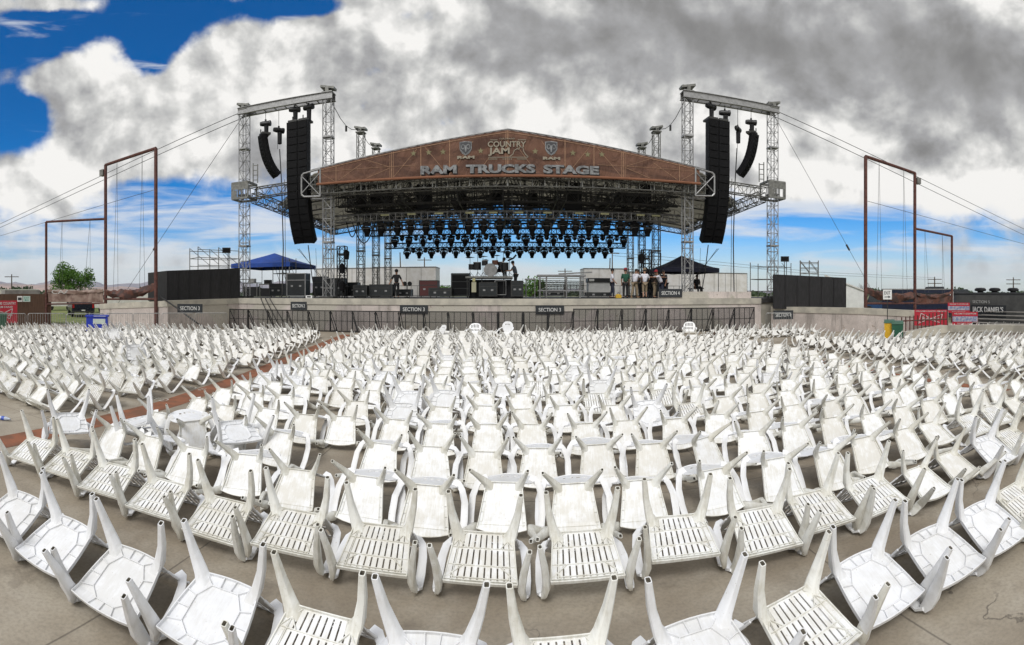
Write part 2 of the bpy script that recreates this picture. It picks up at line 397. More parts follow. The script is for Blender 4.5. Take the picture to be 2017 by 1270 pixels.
        for j in range(nv+1):
            for i in range(nu+1):
                u, t = -1+2*i/nu, j/nv; p = P(u, t); du = P(min(1, u+.02), t)-P(max(-1, u-.02), t); dt = P(u, min(1, t+.02))-P(u, max(0, t-.02)); n = du.cross(dt).normalized()
                F.append(p+n*th/2); B.append(p-n*th/2)
        m = len(F); ix = lambda i, j: j*(nu+1)+i; fs = []
        solid = lambda i, j: 0 <= i < nu and 0 <= j < nv and (i, j) not in hole
        for j in range(nv):
            for i in range(nu):
                if not solid(i, j): continue
                q = (ix(i, j), ix(i+1, j), ix(i+1, j+1), ix(i, j+1)); fs.append(q); fs.append(tuple(m+k for k in q[::-1]))
                for (e0, e1), nb in (((q[0], q[1]), (i, j-1)), ((q[1], q[2]), (i+1, j)), ((q[2], q[3]), (i, j+1)), ((q[3], q[0]), (i-1, j))):
                    if not solid(*nb): fs.append((e1, e0, m+e0, m+e1))
        mb.add(F+B, fs)
        if not s.lod:
            pts = [P(-1, t/6) for t in range(1, 7)]+[P(-1+2*i/12, 1) for i in range(1, 13)]+[P(1, 1-t/6) for t in range(1, 6)]
            mb.path(pts, .0085, 6)
        return mb
    def arm(s, sx):
        ax = s.armx; n = 8 if not s.lod else 4
        pts = [((.190, -.292, .640), .034, .007), ((.232, -.275, .636), .032, .009), ((.270, -.215, .622), .028, .010), ((ax, -.10, .610), .030, .010), ((ax+.004, .06, .602), .031, .010), ((ax-.002, .165, KN_Z+.005), .031, .012), ((ax-.010, .205, KN_Z-.045), .026, .012)]
        if s.lod: pts = [pts[0], pts[3], pts[5], pts[6]]
        mb = MB(); secs = []
        for i, (p, a, b) in enumerate(pts):
            q = pts[min(i+1, len(pts)-1)][0]; o = pts[max(i-1, 0)][0]
            d = (Vector(q)-Vector(o)).normalized(); side = Vector((1, 0, 0)) - d*d.x; side.normalize(); up = d.cross(side)
            secs.append([Vector((sx*v.x, v.y, v.z)) for v in oct_sec(p, side*a, up*b, n)])
        mb.loft(secs); mb.smooth = True; return mb
    def leg_front(s, sx):
        ax = s.armx; n = 8 if not s.lod else 4
        fx, fy = {'A': (ax+.012, .20), 'B': (ax+.03, .33), 'C': (ax+.02, .22)}[s.kind]
        pts = [((ax-.008, .200, KN_Z-.03), .014, .030), ((ax-.018, .212, .50), .018, .040), ((s.wf+.026, .208, .42), .024, .044), ((s.wf*.5+fx*.5+.006, (.212+fy)/2, .22), .021, .030), ((fx, fy, 0), .0145, .018)]
        return s._leg(pts, sx, n)
    def leg_rear(s, sx):
        n = 8 if not s.lod else 4; fx, fy, fz = {'A': (.240, -.262, .0), 'B': (.236, -.24, .06), 'C': (.262, -.262, .0)}[s.kind]
        if s.kind == 'B': pts = [((s.wr-.026, -.160, .412), .038, .046), ((s.wr-.002, -.190, .372), .026, .034), ((s.wr*.5+fx*.5+.004, (fy-.2)/2, .21), .018, .022), ((fx, fy, fz), .0125, .0145)]
        else: pts = [((s.wr-.030, -.160, .412), .042, .048), ((s.wr-.004, -.192, .37), .032, .041), ((s.wr*.5+fx*.5+.004, (fy-.2)/2, .20), .023, .028), ((fx, fy, fz), .0165, .0185)]
        return s._leg(pts, sx, n)
    def _leg(s, pts, sx, n):
        mb = MB(); secs = []
        for p, a, b in pts: secs.append([Vector((sx*v.x, v.y, v.z)) for v in oct_sec(p, (a,0,0), (0,b,0), n)])
        if not s.lod:
            p, a, b = pts[-1]; secs.append([Vector((sx*v.x, v.y, v.z)) for v in oct_sec(p, (a*.72,0,0), (0,b*.75,0), n)])
            secs.append([Vector((sx*v.x, v.y, v.z)) for v in oct_sec((p[0]-.004, p[1], p[2]+.035), (a*.6,0,0), (0,b*.65,0), n)])
        mb.loft(secs); mb.smooth = True; mb.inner = len(mb.f)-n-1 if not s.lod else None
        return mb
    def all_parts(s):
        out = [('seat', s.seat(), 0), ('backrest', s.back(), 1)]
        for sx in (-1, 1): out += [('armrest', s.arm(sx), 1), ('leg', s.leg_front(sx), 2), ('leg', s.leg_rear(sx), 2)]
        return out
PL_SEAT = plastic('seat_plastic', (.80,.81,.82), (.56,.53,.45), .62, .5)
MATS = {'A': (PL_CRM, PL_TOP, PL_CRM), 'B': (PL_CRM, PL_TOP, PL_CRM), 'C': (PL_BLU, PL_BLU, PL_BLU)}
SEATM = {'A': PL_SEAT, 'B': PL_SEAT, 'C': PL_BLU}
CH = {}
def paint(me, nm, mi, kind, np_):
    k = len(me.polygons); idx = [MIX[mi]]*k
    if nm == 'seat': idx = [1]*(np_ or 0)+[0]*(k-(np_ or 0))
    return idx
MIX = (0, 2, 3)
KSC = {'A': (1.07, .94, .84), 'B': (1.04, .90, .80), 'C': (1.05, .98, .85)}
def chair_data(kind):
    g = ChairGeo(kind); parts = []
    for nm, mb, mi in g.all_parts():
        mb.v = [(v[0]*KSC[kind][0], v[1]*KSC[kind][1], v[2]*KSC[kind][2]) for v in mb.v]
        me = mb.mesh('chair_'+nm); np_ = getattr(mb, 'np', 0); idx = paint(me, nm, mi, kind, np_); me['idx'] = idx
        me.materials.append(MATS[kind][mi])
        if nm == 'seat': me.materials.append(SEATM[kind]); me.polygons.foreach_set('material_index', idx)
        if nm == 'leg':
            me.materials.append(HOLE); n = len(me.polygons)
            me.polygons[n-1].material_index = 1
            for i in range(n-2-8, n-2): me.polygons[i].material_index = 1
        parts.append((nm, me))
    allv = [Vector(v.co) for _, me in parts for v in me.vertices]
    whole = MB(); 
    for nm, me in parts: whole.add([v.co for v in me.vertices], [tuple(p.vertices) for p in me.polygons])
    wm = whole.mesh('chair_whole')
    for m_ in (MATS[kind][0], SEATM[kind], MATS[kind][1], MATS[kind][2]): wm.materials.append(m_)
    wm.polygons.foreach_set('material_index', [i for _, me in parts for i in me['idx']]); wm.polygons.foreach_set('use_smooth', [True]*len(wm.polygons)); wm.set_sharp_from_angle(angle=R(35))
    low = MB()
    for nm, mb, mi in ChairGeo(kind, 1).all_parts(): low.add([(v[0]*KSC[kind][0], v[1]*KSC[kind][1], v[2]*KSC[kind][2]) for v in mb.v], mb.f)
    CH[kind] = dict(parts=parts, verts=allv, whole=wm, low=low)
for k_ in 'ABC': chair_data(k_)

def chair_matrix(kind, x, y, pitch, yaw=0.0, roll=0.0, lift=0.0, up=False):
    """chair tipped forward by pitch (degrees) so that its arm knees touch the ground at x, y"""
    rm = Matrix.Rotation(yaw, 3, 'Z') @ Matrix.Rotation(roll, 3, 'Y') @ Matrix.Rotation(-R(pitch), 3, 'X')
    zmin = min((rm @ v).z for v in CH[kind]['verts'][::5])
    kn = rm @ (Vector((0, KN_Y, KN_Z*KSC[kind][2])) if not up else Vector((0, 0, 0)))
    m = rm.to_4x4(); m.translation = Vector((x-kn.x, y-kn.y, -zmin+lift)); return m
chairs = []       # (dist, kind, matrix, row text, order key, note)
def put(kind, x, y, pitch, yaw=0.0, roll=0.0, lift=0.0, row=('c', 0), note='', up=False):
    d = math.hypot(x, y); t = math.atan2(x, y)
    if abs(t) > 1.008 + .45/d or y < 1.5: return
    chairs.append([d, kind, chair_matrix(kind, x, y, pitch, yaw, roll, lift, up), row, x, note])
rc = random.Random(11)
g_ = lambda s: rc.gauss(0, s)
# row 0 and row 1 of the middle block, chair by chair
for x, k, yw in ((-3.75,'C',.10), (-3.12,'C',.05), (-2.42,'C',.03), (-1.72,'C',.0), (-1.08,'A',-.04), (-.42,'C',.04), (.27,'A',.02), (1.02,'C',.12), (1.66,'A',.22), (2.27,'C',.05), (2.86,'C',.0), (3.48,'C',-.05), (4.05,'A',0)):
    put(k, x*.93, 2.25+g_(.02), 153+g_(2), yw+g_(.02), g_(.01), row=('c', 0))
for x, k, yw in ((-4.95,'A',.15), (-4.30,'A',.12), (-3.66,'A',.10), (-2.99,'A',.08), (-2.33,'A',.04), (-1.68,'A',.02), (-.98,'A',.03), (-.22,'A',0), (.52,'A',-.04), (1.25,'A',-.10), (1.93,'A',-.06), (2.50,'A',.0), (3.12,'A',.02), (3.75,'B',.02), (4.33,'B',.0), (4.95,'C',0), (5.5,'A',0)):
    put(k, x*.965, 3.36+g_(.025), 153+g_(2), yw+g_(.03), g_(.012), row=('c', 1))
YROW = [2.46, 3.50]
for r in range(2, 21):
    y = 4.32+1.0*(r-2); YROW.append(y)
    x0 = -4.45-.12*max(0, y-5); x1 = 8.05+.02*y
    if r > 17: x1 = 7.0
    n = int((x1-x0)/.60); gap = rc.random() < .4
    for i in range(n+1):
        x = x0+i*(x1-x0)/n+g_(.035)
        if r in (2, 3, 4): k = 'B'; p = 124+g_(3)
        else: k = 'B' if rc.random() < .84 else rc.choice('AC'); p = (127 if k == 'B' else 140)+g_(6)
        if r == 2 and x > 4.4: k, p = rc.choice('BA'), 148
        if rc.random() < .02: continue
        yw = g_(.085)+.03*x*-.3
        if rc.random() < .08: yw += g_(.4); p += g_(12)
        put(k, x, y+g_(.05), p, yw, g_(.025), row=('c', r))
# left block beyond the brown strip, and right block, both turned a little towards the stage
for r in range(0, 17):
    yb = 5.3+1.0*r
    for i in range(0, 22):
        x = -6.75-.2*max(0, yb-11)-i*.58+g_(.05); y = yb+.12*i+g_(.06)
        if y > 20.6-.13*abs(x+12)*3 and x < -12: continue
        if y > 23.0 or x > -5.9-.16*max(0, y-6): continue
        put('A' if rc.random() < .8 else 'B', x, y, 132+g_(5), -.14+g_(.12), g_(.04), row=('l', r))
for r in range(0, 16):
    yb = 6.2+.95*r
    for i in range(0, 24):
        x = 10.15+.05*r+i*.58+g_(.05); y = yb+.05*i+g_(.06)
        if math.hypot(x, y) > 20.2: continue
        put('A' if rc.random() < .7 else 'B', x, y, 134+g_(5), .16+g_(.12), g_(.04), row=('r', r))
# rows farther out on both sides, ahead of the walls
for i in range(12):
    put('B', -20.0-i*.5, 15.0-.25*i+g_(.05), 150, -.3+g_(.1), row=('fl', 0)); put('B', -20.3-i*.5, 16.0-.25*i+g_(.05), 150, -.3+g_(.1), row=('fl', 0))
for r in range(2):
    for i in range(14): put('A', 18.0+i*.55, 14.2+r*.9-.12*i+g_(.05), 148, .45+g_(.1), row=('fr', 0))
for r in range(3):
    for i in range(9): put('B', 9.4+i*.58+g_(.05), 20.6+r*.9+g_(.05), 148, .3+g_(.15), row=('fc', 0))
# stray chairs: upright, or thrown on top of others
strays = [('A', -1.62, 21.6, 0, 3.0, 'upright white chair with slotted back facing the seats, before the stage barrier'),
          ('B', -3.1, 21.0, 0, 2.2, 'upright white chair turned sideways by the stage barrier, left of another upright one'),
          ('B', -.2, 20.8, 20, 2.6, 'white chair half tipped back with round backrest in front of the stage'),
          ('A', 7.8, 21.4, 0, 2.8, 'upright white chair near the right end of the stage barrier')]
for k, x, y, p, yw, lab in strays:
    put(k, x, y, p, yw, up=True, row=('s', 0), note=lab)
for k, x, y, p, yw, lf, lab in (('C', -8.9, 9.7, 122, 1.0, .28, 'clean white chair lying face down on top of other tipped chairs in the left block'),
                                ('C', -13.4, 13.4, 124, .7, .28, 'clean white chair thrown upside down on the farther left chairs'),
                                ('C', -4.55, 4.75, 166, -.9, .05, 'clean white chair upside down with long legs up in the pile at the aisle'),
                                ('C', -4.95, 4.15, 158, .9, .10, 'white chair lying on its back on the pile left of the middle block'),
                                ('C', -3.05, 5.15, 158, .9, .12, 'white chair turned sideways with its legs crossed over the row behind')):
    put(k, x, y, p, yw, lift=lf, row=('s', 0), note=lab)
chairs.sort(key=lambda c: c[0])
near = [c for c in chairs if c[3][0] != 's'][:291] + [c for c in chairs if c[3][0] == 's']
ids = {id(c) for c in near}
rest = [c for c in chairs if id(c) not in ids]
rows = {}
for c in near:
    if c[3][0] != 's': rows.setdefault(c[3], []).append(c)
BLK = {'c': 'in the {} row, middle block', 'l': 'in the {} row, left block', 'r': 'in the {} row, right block', 'fc': 'of the cluster by the barrier {}'}
KW = {'A': 'tipped slatted', 'B': 'tipped solid-seated', 'C': 'tipped clean'}
for (blk, r), cs in rows.items():
    cs.sort(key=lambda c: (c[4]/max(.1, c[2].translation.y)) * (1 if blk != 'l' else -1))
    for i, c in enumerate(cs):
        side = {'c': 'from the left', 'l': 'from the aisle', 'r': 'from the aisle', 'fc': ''}[blk]
        c[5] = f"{KW[c[1]]} white chair, {ordn(i+1)} {side} " + BLK[blk].format(ordn(r+1))
near.sort(key=lambda c: c[0])
for i, c in enumerate(near):
    d, k, m, row, x, lab = c
    if i < 190:
        o = bpy.data.objects.new('plastic_chair', None); o.empty_display_size = .1; COL.objects.link(o)
        for nm, me in CH[k]['parts']:
            p = bpy.data.objects.new(nm, me); COL.objects.link(p); p.parent = o
    else:
        o = bpy.data.objects.new('plastic_chair', CH[k]['whole']); COL.objects.link(o)
    o.matrix_world = m
    tag(o, lab, 'chair', 'white plastic chairs tipped forward in rows')
far_mb = MB(); 
for c in rest:
    lw = CH[c[1]]['low']; far_mb.add([c[2] @ Vector(v) for v in lw.v], lw.f)
if far_mb.v:
    o = far_mb.build('plastic_chairs', PL_SEAT)
    tag(o, 'hundreds of farther white plastic chairs tipped forward in rows up to the stage', 'chairs', kind='stuff')
print('CHAIRS', len(near), len(rest), len(far_mb.f))

# ------------------------------------------------------------------ ground
def ground_mat():
    m = bpy.data.materials.new('concrete_floor'); m.use_nodes = True; nt = m.node_tree; nt.nodes.clear()
    P = N(nt, 'ShaderNodeNewGeometry').outputs['Position']
    big = noise(nt, P, .35, 5, .6, .3); mid = noise(nt, P, 1.6, 7, .62, .2); fin = noise(nt, P, 38, 4, .6)
    c = mixc(nt, sstep(nt, big, .35, .68), (.225, .185, .135), (.36, .315, .245))
    c = mixc(nt, sstep(nt, mid, .42, .70, 0, .55), c, (.44, .40, .33))
    c = mixc(nt, sstep(nt, noise(nt, P, 2.7, 6, .6, .4), .54, .72, 0, .55), c, (.15, .125, .095))
    c = mixc(nt, sstep(nt, fin, .35, .75, 0, .30), c, (.10, .085, .07))
    c = mixc(nt, sstep(nt, noise(nt, P, 160, 2, .5), .64, .74, 0, .45), c, (.42, .40, .36))
    c = mixc(nt, sstep(nt, noise(nt, P, .8, 8, .7, .8), .60, .66, 0, .35), c, (.13,.105,.08))
    # slab joints: every 4.5 m, wandering cracks
    sx = N(nt, 'ShaderNodeSeparateXYZ', inp={0: P})
    def joint(v, period, off, w):
        f = M(nt, 'FRACT', M(nt, 'DIVIDE', M(nt, 'ADD', v, off), period)); dd = M(nt, 'MULTIPLY', M(nt, 'ABSOLUTE', M(nt, 'SUBTRACT', f, .5)), period)
        return sstep(nt, dd, 0.0, w, 1.0, 0.0)
    j = M(nt, 'MAXIMUM', joint(sx.outputs[0], 4.6, 4.6*.5-2.25, .012), joint(sx.outputs[1], 6.1, 6.1*.5-5.0, .012))
    wv = N(nt, 'ShaderNodeVectorMath', operation='ADD', inp={0: P, 1: N(nt, 'ShaderNodeVectorMath', operation='SCALE', inp={0: N(nt, 'ShaderNodeTexNoise', inp={'Vector': P, 'Scale': 1.4, 'Detail': 7.0}).outputs[1], 'Scale': 1.0}).outputs[0]}).outputs[0]
    vo = N(nt, 'ShaderNodeTexVoronoi', feature='DISTANCE_TO_EDGE', inp={'Vector': wv, 'Scale': .21})
    cr = M(nt, 'MULTIPLY', sstep(nt, vo.outputs[0], .0, .0022, 1.0, 0.0), sstep(nt, noise(nt, P, .9, 3), .42, .55))
    lines = M(nt, 'MAXIMUM', j, cr)
    c = mixc(nt, M(nt, 'MULTIPLY', lines, .6), c, (.05, .042, .035))
    h = M(nt, 'SUBTRACT', M(nt, 'MULTIPLY', fin, .25), lines)
    b = N(nt, 'ShaderNodeBsdfPrincipled', inp={'Base Color': c, 'Roughness': sstep(nt, mid, .3, .7, .75, .92)})
    bn = N(nt, 'ShaderNodeBump', inp={'Strength': .35, 'Distance': .01, 'Height': h}); nt.links.new(bn.outputs[0], b.inputs['Normal'])
    N(nt, 'ShaderNodeOutputMaterial', inp={0: b.outputs[0]}); return m
CONC = ground_mat()
LAND = mat('dry_grassland', (.20,.19,.10), .95, 0, .3, .05, col2=(.12,.15,.06), coords='Object')
GRASS = mat('verge_grass', (.20,.20,.06), .95, 0, .3, .8, col2=(.09,.14,.03))
mb = MB(); mb.add([(-9000,-9000,-.03), (9000,-9000,-.03), (9000,9000,-.03), (-9000,9000,-.03)], [(0,1,2,3)]); struct(mb, 'ground', LAND)
mb = MB(); mb.add([(-34,-14,0), (34,-14,0), (34,20,0), (20,27,0), (-19,27,0), (-24,23,0), (-34,19,0)], [(0,1,2,3,4,5,6)]); struct(mb, 'pavement', CONC)
mb = MB(); mb.add([(-52,20,-.02), (-34,19.2,-.02), (-24,23.3,-.02), (-19,34,-.02), (-40,60,-.02), (-75,52,-.02)], [(0,1,2,3,4,5)]); struct(mb, 'lawn', GRASS)
STRIP = mat('rust_brown_paint', (.26,.095,.045), .9, 0, .3, 2.5, col2=(.17,.075,.04), lo=.4, hi=.6)
for pts, w in (([(-5.9,1.0), (-5.92,7.4), (-6.3,11), (-7.3,18), (-8.1,24)], .5), ([(8.85,6), (8.7,11), (9.0,17), (9.1,22.5)], .36)):
    mb = MB()
    for a, b in zip(pts, pts[1:]): mb.add([(a[0]-w/2, a[1], .004), (a[0]+w/2, a[1], .004), (b[0]+w/2, b[1], .004), (b[0]-w/2, b[1], .004)], [(0,1,2,3)])
    struct(mb, 'pavement_stripe', STRIP)

# worn stencilled row letters beside the strip
WORN = mat('worn_white_paint', (.50,.48,.42), .9, 0, .3, 14, col2=(.30,.27,.22), lo=.42, hi=.52)
def text(body, mt, parent, loc, rot, width=None, height=None, ext=.01, off=0.0, name='lettering', size=1.0, world=True, spacing=1.0, shear=0.0):
    cu = bpy.data.curves.new('t', 'FONT'); cu.body = body; cu.size = size; cu.extrude = ext; cu.offset = off; cu.align_x = 'CENTER'; cu.align_y = 'CENTER'; cu.space_character = spacing; cu.shear = shear; cu.resolution_u = 4
    o = bpy.data.objects.new('t', cu); COL.objects.link(o)
    me = bpy.data.meshes.new_from_object(o.evaluated_get(bpy.context.evaluated_depsgraph_get())); bpy.data.objects.remove(o)
    xs = [v.co.x for v in me.vertices]; ys = [v.co.y for v in me.vertices]
    w, h = max(xs)-min(xs), max(ys)-min(ys); cx, cy = (max(xs)+min(xs))/2, (max(ys)+min(ys))/2
    fx = width/w if width else 1; fy = height/h if height else fx
    rm = Euler(rot).to_matrix().to_4x4(); rm.translation = Vector(loc)
    if parent is not None and world: rm = MW[parent.name].inverted() @ rm
    for v in me.vertices: v.co = rm @ Vector(((v.co.x-cx)*fx, (v.co.y-cy)*fy, v.co.z))
    me.materials.append(mt)
    o = bpy.data.objects.new(name, me); COL.objects.link(o)
    if parent is not None: o.parent = parent; MW[o.name] = MW[parent.name].copy()
    return o
for i, (s_, x, y) in enumerate((('ROW E', -6.5, 8.9), ('ROW D', -6.42, 7.55), ('ROW C', -6.45, 6.2), ('ROW B', -6.4, 5.2))):
    tag(text(s_, WORN, None, (x, y, .006), (0, 0, R(2)), width=.62, height=.26, ext=.0005, name='painted_marking'), kind='structure')

# ------------------------------------------------------------------ concrete stage front and the walls either side of it
def wall_mat(name, base, top):
    m = bpy.data.materials.new(name); m.use_nodes = True; nt = m.node_tree; nt.nodes.clear()
    P = N(nt, 'ShaderNodeNewGeometry').outputs['Position']
    big = noise(nt, P, .5, 6, .65, .4); st = noise(nt, N(nt, 'ShaderNodeVectorMath', operation='MULTIPLY', inp={0: P, 1: (3.0, 3.0, .35)}).outputs[0], 1.0, 6, .65)
    c = mixc(nt, sstep(nt, big, .35, .65), tuple(x*.72 for x in base), base)
    c = mixc(nt, sstep(nt, st, .50, .68, 0, .5), c, (.16,.145,.125))
    # older raw grey concrete coming out from under the paint, in big irregular fields
    raw = sstep(nt, noise(nt, P, .16, 4, .55, .8), .50, .53)
    c = mixc(nt, raw, c, top)
    c = mixc(nt, sstep(nt, noise(nt, P, 6, 6, .7, 1.0), .60, .66, 0, .7), c, (.20,.15,.10))
    c = mixc(nt, sstep(nt, noise(nt, P, 25, 3), .3, .8, 0, .3), c, (.12,.11,.10))
    b = N(nt, 'ShaderNodeBsdfPrincipled', inp={'Base Color': c, 'Roughness': .85})
    bn = N(nt, 'ShaderNodeBump', inp={'Strength': .3, 'Distance': .01, 'Height': st}); nt.links.new(bn.outputs[0], b.inputs['Normal'])
    N(nt, 'ShaderNodeOutputMaterial', inp={0: b.outputs[0]}); return m
PAINTW = wall_mat('painted_concrete', (.60,.53,.49), (.45,.42,.36))
RAWC = mat('raw_concrete', (.46,.43,.36), .9, 0, .3, 1.5, col2=(.33,.31,.265), bump=.3)
YF = 26.6; DK = 1.78            # stage front plane and deck height
def wing(name, pts, label):
    """a low concrete wall on a bent line; pts: (x, y, top)"""
    t = thing(name, label, 'wall', (pts[0][0], pts[0][1], 0))
    wb, cp = MB(), MB(); T = .45
    for (a, b) in zip(pts, pts[1:]):
        A, B = Vector((a[0], a[1], 0)), Vector((b[0], b[1], 0)); n = (B-A).cross(Vector((0,0,1))).normalized()
        if n.y > 0: n = -n
        k = -n*T; cz = .32
        wb.add([A, B, B+Vector((0,0,b[2]-cz)), A+Vector((0,0,a[2]-cz)), A+k, B+k, B+k+Vector((0,0,b[2]-cz)), A+k+Vector((0,0,a[2]-cz))], [(0,1,2,3),(7,6,5,4),(3,2,6,7),(0,3,7,4),(1,5,6,2)])
        f = n*.04; A2, B2 = A+f, B+f; k2 = k-f
        cp.add([A2+Vector((0,0,a[2]-cz)), B2+Vector((0,0,b[2]-cz)), B2+Vector((0,0,b[2])), A2+Vector((0,0,a[2])), A2+k2+Vector((0,0,a[2]-cz)), B2+k2+Vector((0,0,b[2]-cz)), B2+k2+Vector((0,0,b[2])), A2+k2+Vector((0,0,a[2]))], [(0,1,2,3),(7,6,5,4),(3,2,6,7),(0,4,5,1),(0,3,7,4),(1,5,6,2)])
    wb.build('wall_face', PAINTW, t); cp.build('wall_cap', RAWC, t); return t
p0 = gp(197, 31.2); p1 = gp(330, 27.6); pL = (XY(470, YF), YF); pR = (XY(1487, YF), YF)
wing('retaining_wall', [(p0.x, p0.y, 1.42), (p1.x, p1.y, 1.66), (pL[0], YF, 1.76)], 'patched grey concrete wall under the black plywood hut left of the stage')
q1 = gp(1500, 27.2); q2 = gp(1690, 26.6); q3 = gp(1866, 25.6)
wing('retaining_wall', [(pR[0]+.6, YF-.9, 1.30), (q2.x, q2.y, 1.30), (q3.x, q3.y, 1.12)], 'patched grey concrete wall under the black plywood hut right of the stage')
st = thing('stage', 'long concrete stage with pinkish patched front wall behind the barriers', 'stage', (0, YF, 0))
MB().bb(pL[0], pR[0]+.4, YF, YF+.5, 0, DK-.34).build('front_wall', PAINTW, st)
MB().bb(pL[0], pR[0]+.4, YF-.05, YF+.5, DK-.34, DK-.004).build('stage_lip', RAWC, st)
MB().bb(-20.5, 20.5, YF+.5, 46, 1.5, DK-.01).build('deck', mat('stage_deck', (.045,.043,.04), .7, 0, .4, 2), st)
MB().bb(-20.4, 20.4, YF+.6, 45.9, 0, 1.5).build('plinth', RAWC, st)
pp = MB(); pp.bb(XY(1298, YF+.25), XY(1478, YF+.25), YF+.15, YF+.45, DK, DK+.38)
pp.build('parapet', PAINTW, st)

def sign(body, px, py, w, d=None, Y=None, label='', plate=SIGNB, h=.46, ghost=False, yaw=None):
    if Y is not None: p = Vector((XY(px, Y), Y, 0)); dd = math.hypot(p.x, p.y); rz = 0
    else: p = gp(px, d); dd = d; rz = -az(px)
    if yaw is not None: rz = yaw
    z = hz(py, dd)
    t = thing('section_sign', label, 'sign', (p.x, p.y, z-h/2), rz)
    b = MB(); b.bb(-w/2, w/2, 0, .03, 0, h); b.build('panel', plate, t, world=False)
    text(body, LETTER, t, (0, -.006, h*.5), (R(90), 0, 0), width=w*.78, height=h*.44, ext=.005, off=.012, world=False)
    return t
sign('SECTION 3', 815, 609, 1.52, Y=YF-.07, label='black SECTION 3 sign on the stage wall left of centre under the trailers')
sign('SECTION 3', 1083, 610, 1.50, Y=YF-.07, label='black SECTION 3 sign on the stage wall right of centre')
sign('SECTION 2', 588, 602, 1.0, Y=YF-.07, label='small worn SECTION 2 sign on the stage wall near the left steel tower')
sign('SECTION 3', 374, 607, 1.35, d=26.75, yaw=R(26), label='black SECTION 3 sign on the wall beneath the left plywood hut')
sign('SECTION 4', 1321, 577, 1.35, Y=YF+.06, label='black SECTION 4 sign on the stage edge beside the men in white')
sign('SECTION 4', 1543, 620, 1.08, d=26.4, yaw=R(-13), label='black SECTION 4 sign on the wall below the right plywood hut')

# ------------------------------------------------------------------ crowd barriers
def barrier_mb(w, h, n, bar=.011):
    f, b = MB(), MB(); r = .02
    f.path([(-w/2+.02, 0, .15), (-w/2+.02, 0, h-.08), (-w/2+.09, 0, h), (w/2-.09, 0, h), (w/2-.02, 0, h-.08), (w/2-.02, 0, .15), (-w/2+.02, 0, .15)], r, 6)
    for i in range(1, n): b.tube((-w/2+w*i/n, 0, .15), (-w/2+w*i/n, 0, h-.01), bar, 4)
    fts = []
    for sx in (-1, 1): ft = MB(); ft.bar((sx*(w/2-.3), -.28, .02), (sx*(w/2-.3), .28, .02), .05, .03); ft.tube((sx*(w/2-.3), 0, .02), (sx*(w/2-.3), 0, .16), .015, 4); fts.append(ft)
    return f, b, fts
GALV = mat('galvanised_steel', (.34,.34,.33), .5, .5, .3, 8)
f, b, ft = barrier_mb(2.1, 1.08, 15); BAR = [('frame', f.mesh('bar_frame')), ('bars', b.mesh('bar_bars')), ('foot', ft[0].mesh('bar_foot')), ('foot', ft[1].mesh('bar_foot'))]
for _, me in BAR: me.materials.append(GALV)
lst = []
for i, (px0, px1, d) in enumerate([(-8, 52, 24.6), (54, 130, 24.8), (130, 206, 24.6), (208, 262, 25.0), (262, 316, 25.0), (318, 382, 25.2), (384, 448, 25.4), (1508, 1560, 25.2)]):
    a, c = gp(px0, d), gp(px1, d); m = (a+c)/2
    if i == 7: lab = 'grey steel crowd barrier below the right SECTION 4 sign'
    else: lab = f'grey steel crowd barrier, {ordn(i+1)} from the left along the left wall'
    r_ = thing('crowd_barrier', lab, 'barrier', m, math.atan2(c.y-a.y, c.x-a.x), 'grey steel crowd barriers')
    for nm, me in BAR:
        o = bpy.data.objects.new(nm, me); COL.objects.link(o); o.parent = r_
    r_.scale = ((c-a).length/2.12, 1, 1)
# black stage barricade: leaning panels with mesh
NET = bpy.data.materials.new('barricade_mesh'); NET.use_nodes = True; nt = NET.node_tree; nt.nodes.clear()
tcn = N(nt, 'ShaderNodeTexCoord'); sn = N(nt, 'ShaderNodeSeparateXYZ', inp={0: tcn.outputs['Object']})
def grid_line(v): 
    f_ = M(nt, 'FRACT', M(nt, 'MULTIPLY', v, 28.0)); return M(nt, 'GREATER_THAN', f_, .66)
al = M(nt, 'MAXIMUM', grid_line(sn.outputs[0]), grid_line(sn.outputs[2]))
bs = N(nt, 'ShaderNodeBsdfPrincipled', inp={'Base Color': (.02,.02,.022,1), 'Roughness': .6, 'Alpha': al})
N(nt, 'ShaderNodeOutputMaterial', inp={0: bs.outputs[0]})
w = 1.22
f = MB(); f.bar((-w/2+.02, 0, .02), (-w/2+.02, .0, 1.12), .04); f.bar((w/2-.02, 0, .02), (w/2-.02, 0, 1.12), .04); f.bar((-w/2, 0, 1.13), (w/2, 0, 1.13), .08, .05); f.bar((-w/2, 0, .05), (w/2, 0, .05), .05); f.bar((-w/2, 0, .6), (w/2, 0, .6), .03)
for k in range(1, 4): f.bar((-w/2+w*k/4, 0, .05), (-w/2+w*k/4, 0, 1.1), .022)
nb = MB(); nb.add([(-w/2+.04, .03, .06), (w/2-.04, .03, .06), (w/2-.04, .03, 1.1), (-w/2+.04, .03, 1.1)], [(0,1,2,3)])
svs = []
for sx in (-1, 1): sv = MB(); svs.append(sv); sv.bar((sx*(w/2-.05), 0, 1.05), (sx*(w/2-.05), .85, .05), .035); sv.bar((sx*(w/2-.05), 0, .04), (sx*(w/2-.05), .9, .04), .04)
BK = [('frame', f.mesh('bk_frame'), BLACK), ('mesh_panel', nb.mesh('bk_net'), NET), ('strut', svs[0].mesh('bk_strut'), BLACK), ('strut', svs[1].mesh('bk_strut'), BLACK)]
for _, me, mt in BK: me.materials.append(mt)
xa, xb = XY(452, YF-1.3), XY(1486, YF-1.3); nbk = 23
